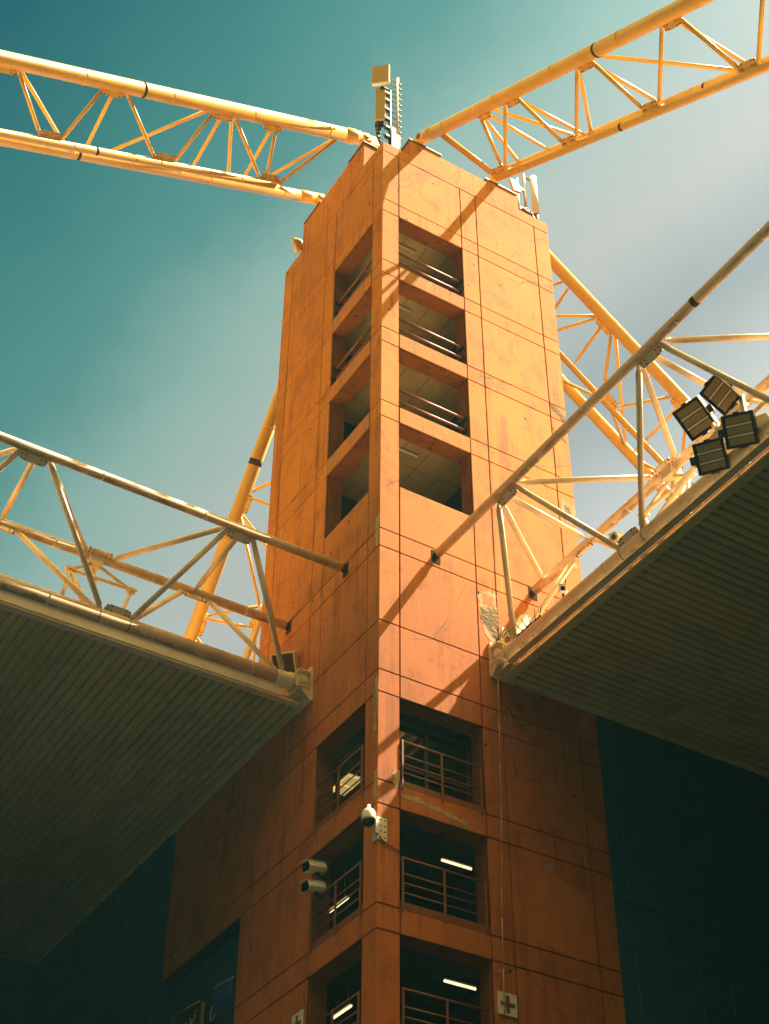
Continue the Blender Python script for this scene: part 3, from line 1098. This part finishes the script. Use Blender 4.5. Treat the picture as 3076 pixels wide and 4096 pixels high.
# ------------------------------------------------------------------ floodlights on the right truss
fl_specs = [
    ('l1', (7.9, -23.08, -3.47), (0.762, -0.129, -0.634), (0.224, 0.972, 0.071), 1.60, 1.56, 'uv', 'black three-panel floodlight highest of the cluster, with a sunlit white top edge'),
    ('l2', (7.9, -20.89, -3.53), (0.766, 0.129, -0.629), (-0.271, 0.953, -0.134), 1.65, 1.45, 'uv', 'black three-panel floodlight tilted at the left of the cluster'),
    ('l3', (7.9, -23.94, -6.88), (0.457, -0.868, -0.193), (0.471, 0.42, -0.776), 1.49, 1.52, 'vu', 'black three-panel floodlight set at the right of the cluster, beside the edge tube'),
    ('l4', (7.9, -21.58, -6.96), (0.513, -0.855, -0.073), (0.451, 0.341, -0.825), 1.43, 1.47, 'vu', 'black three-panel floodlight lowest of the cluster, with looped cables'),
]
for key, c, u, v, w, h, mode, lab in fl_specs:
    c, u, v = Vector(c), Vector(u).normalized(), Vector(v)
    v = (v - u * v.dot(u)).normalized()
    nrm = u.cross(v).normalized()
    if nrm.x > 0:
        nrm = -nrm
    F = thing('floodlight', lab, 'floodlight', c - nrm * 0.3, 'floodlights clustered on the right roof truss')
    w, h = w * 1.17, h * 1.17
    hw, hh = w / 2, h / 2
    m = MB()
    m.obox(c - nrm * 0.16, u * hw, v * hh, nrm * 0.14)
    for i in range(9):      # cooling fins behind
        s = -0.85 + 1.7 * i / 8
        m.obox(c - nrm * 0.38 + u * hw * s, u * 0.02, v * hh * 0.85, nrm * 0.1)
    H = m.build('housing', BLACK, F, 0.006)
    # frame round the face
    fr = MB()
    for sgn in (-1, 1):
        fr.obox(c + u * sgn * (hw - 0.03) + nrm * 0.03, u * 0.05, v * hh, nrm * 0.06)
        fr.obox(c + v * sgn * (hh - 0.03) + nrm * 0.03, u * hw, v * 0.05, nrm * 0.06)
    fr.build('face_frame', BLACK, F)
    A, B, la, lb = (u, v, hw, hh) if mode == 'uv' else (v, u, hh, hw)
    for i in (-1, 0, 1):    # stacked along A, long along B
        p = MB()
        p.obox(c + A * la * 0.64 * i + nrm * 0.02, A * la * 0.21, B * lb * 0.80, nrm * 0.02)
        p.build('led_panel', LED, F)
    for i in (-0.5, 0.5):
        p = MB()
        p.obox(c + A * la * 0.64 * i + nrm * 0.03, A * la * 0.06, B * lb * 0.82, nrm * 0.03)
        p.build('silver_bar', WHITE, F)
    if mode == 'uv':
        p = MB()
        sg = -1 if v.z < 0 and False else 1
        e = c - v * hh * 1.03 if (v.y > 0) else c + v * hh * 1.03
        p.obox(e - nrm * 0.1, u * hw, v * 0.03, nrm * 0.28)
        p.build('visor', WHITE, F)
    # yoke and driver box
    y = MB()
    y.obox(c + A * la * 1.06 - nrm * 0.3, A * 0.04, B * 0.16, nrm * 0.5)
    y.obox(c - A * la * 1.06 - nrm * 0.3, A * 0.04, B * 0.16, nrm * 0.5)
    y.obox(c - nrm * 0.78, A * la * 1.06, B * 0.16, nrm * 0.04)
    y.build('yoke', BLACK, F)
    d = MB()
    sb = -1 if mode == 'vu' else 1
    dc = c - (B * lb * 1.22 if mode == 'vu' else -B * -lb * 1.22) - nrm * 0.1
    d.obox(dc, A * 0.22, B * 0.15, nrm * 0.14)
    d.build('driver_box', BLACK, F, 0.005)
    k = MB()
    pts = []
    for i in range(13):
        t = i / 12
        pts.append(dc - A * 0.2 * (1 - 2 * t) + Vector((0, 0, -0.55 * math.sin(math.pi * t))) + B * (0.35 * t) - nrm * 0.2 * t)
    k.path(pts, 0.028, 6)
    k.path([dc + A * 0.22, dc + A * 0.45 - nrm * 0.2 + Vector((0, 0, 0.15)), c + A * 0.3 - nrm * 0.5], 0.028, 6)
    k.build('cable', BLACK, F)

mt = thing('floodlight_mount', 'cream folded steel bracket on the roof tube carrying the floodlights', 'bracket', (8.9, -23, -6.6))
m = MB()
m.obox((8.95, -23.0, -5.3), (0.06, 0, 0), (0, 2.6, -0.0), (0, 0, 0.16))
m.obox((8.8, -21.6, -5.6), (0.10, 0, 0), (0, 0.14, 0), (0, 0, 1.6))
m.obox((8.8, -23.7, -5.2), (0.10, 0, 0), (0, 0.14, 0), (0, 0, 2.0))
m.prism([(8.75, -22.6, -5.0), (8.75, -25.2, -6.2), (8.75, -25.4, -6.9), (8.75, -24.6, -6.9), (8.75, -22.6, -5.6)], (0.12, 0, 0))
m.prism([(8.6, -20.6, -4.9), (8.6, -22.6, -4.4), (8.6, -22.8, -5.3), (8.6, -21.0, -5.5)], (0.12, 0, 0))
m.obox((8.9, -21.6, -4.3), (0.5, 0, 0), (0, 0.1, 0), (0, 0, 0.1))
m.obox((8.9, -23.5, -3.9), (0.5, 0, 0), (0, 0.1, 0), (0, 0, 0.1))
m.build('bracket', CREAM, mt)

# ------------------------------------------------------------------ antennas
an1 = thing('cell_antenna', 'mast with a square beige antenna above a tall narrow one on the tower corner', 'antenna', (1.0, 1.1, 41.0))
m = MB()
m.tube((1.25, 1.0, 40.9), (1.25, 1.0, 50.2), 0.13, 12)
for z in (43.6, 44.8, 46.0, 47.3, 48.6, 49.6):
    m.obox((1.1, 1.05, z), (0.28, 0, 0), (0, 0.16, 0), (0, 0, 0.14))
    m.tube((0.7, 1.15, z + 0.15), (1.4, 1.0, z - 0.1), 0.06, 6)
m.build('mast', BLACK, an1)
nrm = Vector((-0.66, -0.75, 0)).normalized()
sd_ = Vector((0.75, -0.66, 0)).normalized()


def panel(parent, c, w, h, th, name, round_=False):
    m = MB()
    c = Vector(c)
    m.obox(c, sd_ * w / 2, nrm * th / 2, (0, 0, h / 2))
    b = m.build(name, WHITE, parent, 0.02)
    f = MB()
    f.obox(c + nrm * (th / 2 + 0.005), sd_ * (w / 2 - 0.05), nrm * 0.012, (0, 0, h / 2 - 0.06))
    f.build('radome_face', BEIGE, b)


panel(an1, (0.5, 1.30, 52.3), 1.55, 2.55, 0.35, 'square_panel')
panel(an1, (0.6, 1.45, 48.2), 0.90, 4.6, 0.42, 'narrow_panel')
m = MB()
m.obox((0.75, 1.3, 50.3), (0.34, 0, 0), (0, 0.34, 0), (0, 0, 0.06))
m.tube((0.7, 1.3, 50.0), (0.7, 1.3, 50.5), 0.16, 10)
m.tube((0.9, 1.2, 49.9), (1.25, 1.0, 49.5), 0.08, 8)
m.build('tilt_bracket', BLACK, an1)
m = MB()
for i, (sx, sy) in enumerate(((0.35, 1.75), (0.5, 1.6), (0.65, 1.5), (0.8, 1.4))):
    pts = [Vector((sx, sy, 45.8)).lerp(Vector((1.0 + 0.06 * i, 1.0, 41.2)), t / 8) + Vector((-0.35, 0.28, 0)) * math.sin(math.pi * t / 8) * (0.7 + 0.15 * i) for t in range(9)]
    m.path(pts, 0.06, 6)
    m.tube((sx, sy, 45.2), (sx, sy, 45.9), 0.10, 8)
m.build('cables', BLACK, an1)
m = MB()
m.box(1.15, 1.55, 0.5, 0.58, 40.95, 44.4)
m.box(1.60, 1.95, 0.5, 0.58, 40.95, 43.7)
m.build('cable_tray', WHITE, an1)
an2 = thing('dipole_antenna', 'thin white pole with rows of short angled rods beside the antenna mast', 'antenna', (1.9, 0.8, 41.0))
m = MB()
m.tube((1.9, 0.8, 40.9), (1.9, 0.8, 52.3), 0.11, 10)
m.build('pole', WHITE, an2)
m = MB()
for i in range(11):
    z = 51.6 - i * 0.78
    m.tube((1.9, 0.8, z), (1.35, 1.15, z + 0.62), 0.055, 6)
    m.tube((1.9, 0.8, z), (2.15, 0.62, z - 0.30), 0.07, 6)
m.build('rod', GREY, an2)
an3 = thing('cell_antenna', 'round-edged tall antenna with a ladder-like double mast on the right parapet step', 'antenna', (15.0, 0.8, 41.0))
m = MB()
m.tube((15.9, 0.7, 42.8), (15.9, 0.7, 48.0), 0.29, 20)
m.build('radome', WHITE, an3)
m = MB()
m.tube((14.2, 0.9, 41.0), (14.2, 0.9, 46.9), 0.14, 10)
m.tube((15.0, 0.9, 41.0), (15.0, 0.9, 48.0), 0.13, 10)
for z in (42.9, 45.7):
    m.obox((14.6, 0.9, z), (0.45, 0, 0), (0, 0.1, 0), (0, 0, 0.16))
m.tube((15.0, 0.9, 47.7), (15.9, 0.7, 47.4), 0.10, 8)
m.tube((15.0, 0.9, 42.6), (15.9, 0.7, 43.0), 0.12, 8)
m.build('mast', GREY, an3)
m = MB()
for i in range(4):
    pts = [Vector((14.4 + 0.15 * i, 0.7, 42.6)).lerp(Vector((15.7 + 0.1 * i, 0.6, 41.4)), t / 8) + Vector((0, 0, 0.9 - 0.2 * i)) * math.sin(math.pi * t / 8) for t in range(9)]
    m.path(pts, 0.09, 6)
m.tube((15.9, 0.7, 41.5), (15.9, 0.7, 42.8), 0.22, 10)
m.build('cables', BLACK, an3)
an4 = thing('antenna_box', 'small tilted cream antenna box beside the right parapet mast', 'antenna', (13.9, 0.6, 43.0))
m = MB()
m.obox((13.75, 0.6, 45.2), (0.42, 0.0, 0.1), (0, 0.12, 0), (-0.15, 0, 0.72))
m.build('box', BEIGE, an4, 0.01)
m = MB()
m.tube((14.05, 0.75, 43.0), (13.9, 0.7, 45.2), 0.07, 8)
m.build('stem', GREY, an4)

# round lamp on the left parapet step
rl = thing('round_floodlight', 'round bowl-shaped floodlight on the left parapet step', 'floodlight', (0.6, 14.4, 41.2))
m = MB()
ax = Vector((-0.75, 0.55, -0.35)).normalized()
c = Vector((0.0, 14.35, 42.7))
m.lathe(c - ax * 0.55, ax, [(0, 0.12), (0.12, 0.35), (0.4, 0.60), (0.75, 0.74), (0.86, 0.76), (0.9, 0.70)], 24)
m.build('bowl', BEIGE, rl)
m = MB()
m.lathe(c + ax * 0.30, ax, [(0, 0.70), (0.1, 0.6), (0.16, 0.3), (0.18, 0.02)], 24)
m.build('lens', WHITE, rl)
m = MB()
m.tube(c - ax * 0.5, (0.5, 14.2, 41.9), 0.16, 8)
m.tube((0.5, 14.2, 42.0), (0.5, 14.2, 40.9), 0.12, 8)
m.build('arm', BLACK, rl)

# ------------------------------------------------------------------ surveillance cameras
dm = thing('dome_camera', 'white dome camera on a bracket at the sunlit tower corner', 'camera', (-0.2, -0.2, -21.6))
c = Vector((-0.62, -0.12, -20.75))
m = MB()
m.lathe(c, (0, 0, -1), [(-0.28, 0.09), (-0.10, 0.11), (-0.02, 0.20), (0.10, 0.33), (0.28, 0.40), (0.62, 0.41), (0.70, 0.40)], 28)
m.build('housing', WHITE, dm)
m = MB()
m.lathe(c + Vector((0, 0, -0.70)), (0, 0, -1), [(0, 0.35), (0.12, 0.34), (0.24, 0.28), (0.33, 0.16), (0.36, 0.02)], 24)
m.build('dome', BLACKG, dm)
m = MB()
m.box(-0.04, 0.0, 0.0, 0.42, -22.35, -20.95)
m.box(-0.04, 0.62, -0.04, 0.0, -22.35, -20.95)
m.obox((-0.12, -0.14, -21.75), (0.14, 0, 0), (0, 0.14, 0), (0, 0, 0.38))
m.path([(-0.15, -0.15, -21.6), (-0.45, -0.15, -21.45), (-0.62, -0.12, -21.2)], 0.09, 8)
m.build('bracket', WHITE, dm, 0.006)
m = MB()
for z in (-22.15, -21.8, -21.45, -21.1):
    for x in (0.2, 0.48):
        m.obox((x, -0.045, z), (0.075, 0, 0.01), (0, 0.006, 0), (0, 0, 0.03))
m.path([(0.1, -0.1, -22.25), (0.5, -0.06, -22.45), (1.45, -0.06, -22.75)], 0.035, 6)
m.build('slot_and_cable', BLACK, dm)


def bullet(c, fwd, up, s, label, arm_to, group, lens_square=False, front=BLACKG):
    c, fwd = Vector(c), Vector(fwd).normalized()
    up = Vector(up)
    up = (up - fwd * up.dot(fwd)).normalized()
    sd = fwd.cross(up)
    T = thing('bullet_camera', label, 'camera', c, group)
    m = MB()
    o = []
    for (a, b) in ((-0.42, -0.42), (0.42, -0.42), (0.62, -0.08), (0.46, 0.46), (-0.46, 0.46), (-0.62, -0.08)):
        o.append(c - fwd * 1.05 * s + sd * a * s + up * b * s)
    m.prism(o, fwd * 2.1 * s)
    b_ = m.build('housing', WHITE, T, 0.012)
    f = MB()
    if lens_square:
        f.obox(c + fwd * 1.06 * s, sd * 0.26 * s, up * 0.26 * s, fwd * 0.03 * s)
    else:
        o2 = []
        for (a, b) in ((-0.38, -0.38), (0.38, -0.38), (0.56, -0.08), (0.42, 0.42), (-0.42, 0.42), (-0.56, -0.08)):
            o2.append(c + fwd * 1.045 * s + sd * a * s + up * b * s)
        f.prism(o2, fwd * 0.03)
    f.build('front_glass', front, b_)
    h = MB()
    h.obox(c + up * 0.53 * s + fwd * 0.12 * s, sd * 0.5 * s, up * 0.03 * s, fwd * 1.15 * s)
    h.build('sun_hood', WHITE, b_)
    a = MB()
    a.path([c - up * 0.42 * s - fwd * 0.2 * s, c - up * 0.75 * s - fwd * 0.4 * s, Vector(arm_to)], 0.07 * max(1, s), 8)
    a.obox(c - up * 0.5 * s - fwd * 0.2 * s, sd * 0.15 * s, up * 0.14 * s, fwd * 0.22 * s)
    a.build('arm', BLACK, T)
    return T


bullet((-0.4, 6.25, -21.4), (-0.90, -0.15, -0.20), (0, 0, 1), 0.62, 'white box camera with a black front, upper of the pair by the left opening', (1.0, 7.2, -21.3), 'box cameras stacked by the left opening')
bullet((-0.4, 6.25, -22.65), (-0.90, -0.15, -0.20), (0, 0, 1), 0.62, 'white box camera with a black front, lower of the pair by the left opening', (1.0, 7.2, -22.5), 'box cameras stacked by the left opening')
bullet((9.3, -11.9, -5.25), (-0.80, -0.25, -0.42), (0, 0, 1), 0.50, 'white box camera against the sky above the right roof tube', (9.1, -12.2, -6.7), 'box cameras on the right roof tube', True)
bullet((9.4, -6.3, -5.4), (-0.55, -0.70, -0.42), (0, 0, 1), 0.48, 'white box camera on the right roof tube in front of the orange wall', (9.1, -6.2, -6.7), 'box cameras on the right roof tube', True)

fb = thing('box_floodlight', 'cream box floodlight with a dark face behind the left truss bearing', 'floodlight', (-0.2, 10.8, -5.0))
c = Vector((-0.75, 10.75, -4.5))
fw = Vector((-0.55, -0.55, -0.62)).normalized()
sdv = fw.cross(Vector((0, 0, 1))).normalized()
upv = sdv.cross(fw)
m = MB()
for s in (-1, 1):
    m.obox(c + sdv * s * 0.78, sdv * 0.06, upv * 0.72, fw * 0.55)
    m.obox(c + upv * s * 0.7, sdv * 0.78, upv * 0.05, fw * 0.55)
m.obox(c - fw * 0.45, sdv * 0.75, upv * 0.68, fw * 0.06)
m.tube(c - fw * 0.5, (0.0, 10.9, -4.6), 0.14, 8)
m.build('housing', CREAM, fb, 0.008)
m = MB()
m.obox(c + fw * 0.30, sdv * 0.72, upv * 0.65, fw * 0.02)
m.build('front_glass', plain('olive_glass', (0.07, 0.06, 0.025), 0.15), fb)

jb = thing('junction_box', 'cream electrical box with grey cables on the right face above the roof tube', 'junction box', (10.5, 0, -5))
m = MB()
m.prism([(9.75, -0.75, -5.9), (11.25, -0.75, -5.9), (11.35, -0.75, -3.9), (10.9, -0.75, -3.1), (10.3, -0.75, -3.4), (9.75, -0.75, -4.5)], (0, 0.73, 0))
m.build('case', WHITE, jb, 0.01)
m = MB()
for k in range(3):
    pts = [Vector((9.7 - 0.1 * k, -0.35, -5.2 + 0.2 * k)), Vector((9.35 - 0.14 * k, -0.35, -5.1 + 0.2 * k)), Vector((9.05 - 0.1 * k, -0.35, -5.6)), Vector((9.1 - 0.1 * k, -0.35, -6.4))]
    m.path(pts, 0.075, 8)
m.build('cable', GREY, jb)
sp = thing('bird_spikes', 'strip of thin black bird spikes on the right roof tube near the tower', 'bird spikes', (8.7, -2.5, -6.6))
m = MB()
m.obox((8.85, -3.4, -6.60), (0.1, 0, 0), (0, 1.3, 0), (0, 0, 0.04))
for i in range(6):
    y = -2.3 - i * 0.44
    m.tube((8.85, y, -6.58), (8.25 + 0.12 * i, y + 0.35 - 0.12 * i, -5.95 + 0.03 * i), 0.03, 5)
    m.tube((8.85, y, -6.58), (8.85, y, -6.42), 0.06, 6)
m.build('spikes', BLACK, sp)
pp = thing('wall_pipe', 'short black pipe slanting out of the right face beside the peeled patch', 'pipe', (9.3, -0.2, -5.2))
m = MB()
m.tube((9.0, -0.12, -5.7), (10.0, -0.12, -4.0), 0.12, 10)
m.build('pipe', BLACK, pp)

# ------------------------------------------------------------------ hanging rope, signs, banners, lights
rp_ = thing('hanging_rope', 'thin rusty rope hanging from the right bearing down the orange wall', 'rope', (8.3, -0.5, -20))
pts = [(8.35, -0.55, -9.0), (8.30, -0.5, -12), (8.26, -0.42, -15), (8.22, -0.36, -18), (8.17, -0.3, -21), (8.05, -0.26, -23.2), (8.0, -0.24, -25), (7.95, -0.2, -28), (7.92, -0.16, -30.6)]
m = MB()
m.path(pts, 0.035, 6)
m.build('rope', plain('rope_brown', (0.60, 0.34, 0.20), 0.9), rp_)


def cross_sign(f, label):
    T = thing('cross_sign', label, 'sign', f(8.2, -0.05, -29.9), 'white signs with a brown cross')
    m = MB()
    a, b = f(7.58, -0.10, 0), f(8.83, -0.03, 0)
    m.box(min(a[0], b[0]), max(a[0], b[0]), min(a[1], b[1]), max(a[1], b[1]), -30.5, -29.25)
    p = m.build('panel', WHITE, T, 0.004)
    x = MB()
    for (u0, u1, z0, z1) in ((8.09, 8.33, -30.37, -29.40), (7.74, 8.088, -30.02, -29.78), (8.332, 8.68, -30.02, -29.78)):
        a, b = f(u0, -0.112, 0), f(u1, -0.101, 0)
        x.box(min(a[0], b[0]), max(a[0], b[0]), min(a[1], b[1]), max(a[1], b[1]), z0, z1)
    x.build('cross', CROSS, p)


cross_sign(lambda t, d, z: (t, d, z), 'white sign with a brown cross at the foot of the rope on the right face')
cross_sign(lambda t, d, z: (d, t, z), 'white sign with a brown cross on the left face at the bottom edge')


def cloth(pts_top, pts_bot, mat, T, name, x=-0.4, n=6, wav=0.12):
    """hanging cloth between two polylines in the (y,z) plane"""
    m = MB()
    vs = []
    cols = len(pts_top)
    for k in range(n + 1):
        for i in range(cols):
            a, b = pts_top[i], pts_bot[i]
            t = k / n
            y, z = a[0] + (b[0] - a[0]) * t, a[1] + (b[1] - a[1]) * t
            vs.append((x + wav * math.sin(2.3 * i + 1.2 * t), y, z))
    fs = [(k * cols + i, k * cols + i + 1, (k + 1) * cols + i + 1, (k + 1) * cols + i) for k in range(n) for i in range(cols - 1)]
    m.poly(vs, fs, True)
    o = m.build(name, mat, T)
    s = o.modifiers.new('thickness', 'SOLIDIFY')
    s.thickness = 0.012
    return o


fg = thing('blue_flag', 'blue flag with a white hem hanging under the left stand', 'flag', (-0.4, 17.3, -25.8))
cloth([(18.48, -24.05), (18.25, -24.1), (18.03, -24.18), (17.5, -24.2), (16.8, -24.26), (15.95, -24.36)], [(18.75, -26.0), (18.4, -26.1), (18.0, -25.9), (17.4, -25.6), (16.8, -25.4), (16.0, -25.3)], NAVY, fg, 'cloth')
m = MB()
m.path([(-0.43, 18.48, -24.03), (-0.5, 18.05, -24.16)], 0.06, 6)
m.path([(-0.5, 18.0, -24.10), (-0.45, 17.4, -24.16), (-0.42, 15.95, -24.32)], 0.055, 6)
m.path([(-0.45, 18.6, -25.2), (-0.45, 18.76, -26.0), (-0.45, 18.4, -26.1), (-0.45, 18.0, -25.88)], 0.035, 6)
m.build('hem', CLOTHW, fg)
bn = thing('banner', 'dark banner with pale hand lettering and a yellow edge under the left stand', 'banner', (-0.4, 22, -25.8))
cloth([(24.9, -24.0), (23.25, -23.85), (21.8, -24.05), (20.48, -24.24)], [(25.2, -26.6), (23.5, -26.6), (21.9, -26.6), (20.3, -26.6)], CLOTHD, bn, 'cloth', -0.38, 5, 0.03)
m = MB()
m.path([(-0.46, 23.2, -23.9), (-0.46, 21.8, -24.02), (-0.46, 20.48, -24.18)], 0.055, 6)
m.build('hem', CLOTHW, bn)
cloth([(24.75, -23.85), (24.0, -23.8), (23.2, -23.85)], [(24.7, -24.9), (24.3, -24.6), (23.5, -24.2)], plain('grey_cloth', (0.10, 0.10, 0.07), 0.9), bn, 'grey_corner', -0.5, 4, 0.03)
cloth([(20.2, -24.3), (19.9, -24.4), (19.6, -24.5)], [(20.5, -26.6), (20.1, -26.6), (19.6, -26.6)], CLOTHY, bn, 'yellow_edge', -0.46, 5, 0.03)
m = MB()
LT = lambda pts: [(-0.47, y, z) for y, z in pts]
m.path(LT([(21.6, -24.92), (21.55, -25.1), (21.5, -25.28), (21.25, -25.25), (21.02, -25.1), (20.95, -24.95), (21.02, -24.85), (21.0, -24.76), (20.8, -24.68), (20.65, -24.7)]), 0.05, 6)
m.path(LT([(22.15, -25.0), (22.1, -25.2), (22.2, -25.5)]), 0.05, 6)
m.path(LT([(22.75, -25.05), (22.6, -25.2), (22.65, -25.5)]), 0.05, 6)
m.path(LT([(22.95, -25.3), (22.9, -25.6)]), 0.05, 6)
m.build('lettering', CLOTHW, bn)


def tube_light(a, b, mat, label, group, drop=0):
    a, b = Vector(a), Vector(b)
    T = thing('tube_light', label, 'ceiling light', (a + b) / 2, group)
    d = (b - a).normalized()
    s = d.cross(Vector((0, 0, 1)))
    m = MB()
    m.obox((a + b) / 2 + Vector((0, 0, 0.12)), d * (b - a).length / 2, s * 0.12, (0, 0, 0.05))
    for e in ((0.2, 0.8) if drop else ()):
        w = a.lerp(b, e)
        m.tube(w + Vector((0, 0, 0.15)), w + Vector((0, 0, drop)), 0.02, 6)
    m.build('fitting', GREY, T)
    m = MB()
    m.tube(a, b, 0.075, 10)
    m.build('lamp', mat, T)


LG = 'lit tube lights inside the lower storeys'
tube_light((6.35, 3.2, -20.35), (8.45, 3.2, -20.35), TUBEL, 'lit tube light in the right opening just under the glazed one', LG)
tube_light((6.35, 3.2, -27.75), (8.45, 3.2, -27.75), TUBEL, 'lit tube light inside the lowest right opening', LG)
tube_light((2.0, 8.6, -22.5), (2.0, 6.5, -22.5), TUBEL, 'lit tube light seen through the railing below the box cameras', LG, 2.25)
tube_light((2.0, 7.8, -29.2), (2.0, 5.9, -29.2), TUBEL, 'lit tube light at the bottom edge inside the left opening', LG, 1.5)
UG = 'unlit tube lights under the upper ceilings'
tube_light((2.0, 2.6, 32.6), (4.6, 2.6, 32.6), WHITE, 'unlit white tube light under the topmost ceiling', UG)
tube_light((2.0, 2.6, 25.3), (4.2, 2.6, 25.3), WHITE, 'unlit white tube light under the second ceiling from the top', UG)
tube_light((2.0, 2.6, 10.4), (4.6, 2.6, 10.4), WHITE, 'unlit white tube light in the lowest of the four upper openings', UG)
pl_ = thing('panel_light', 'bright yellow lit ceiling panel behind the left glazed opening', 'ceiling light', (3.5, 3.2, -13.4))
m = MB()
m.box(1.8, 3.2, 6.5, 7.45, -14.5, -14.4)
m.box(1.8, 3.2, 7.6, 8.6, -14.5, -14.4)
m.box(1.75, 3.25, 6.4, 8.7, -14.39, -14.3)
m.build('panel', PANELL, pl_)

# teal volume added only to lift the dark tones
hz = MB()
hz.box(-170, 130, -130, 110, GZ - 2.5, 60)
hm = bpy.data.materials.new('teal_veil')
hm.use_nodes = True
ht = hm.node_tree
ht.nodes.remove(ht.nodes['Principled BSDF'])
pv = ht.nodes.new('ShaderNodeVolumePrincipled')
pv.inputs['Color'].default_value = (0.22, 0.72, 0.86, 1)
pv.inputs['Density'].default_value = 0.00034
ht.links.new(pv.outputs[0], ht.nodes['Material Output'].inputs['Volume'])
ho = hz.build('added_veil', hm)
ho['kind'] = 'stuff'

for o in list(bpy.data.objects):
    if '_o' in o:
        del o['_o']
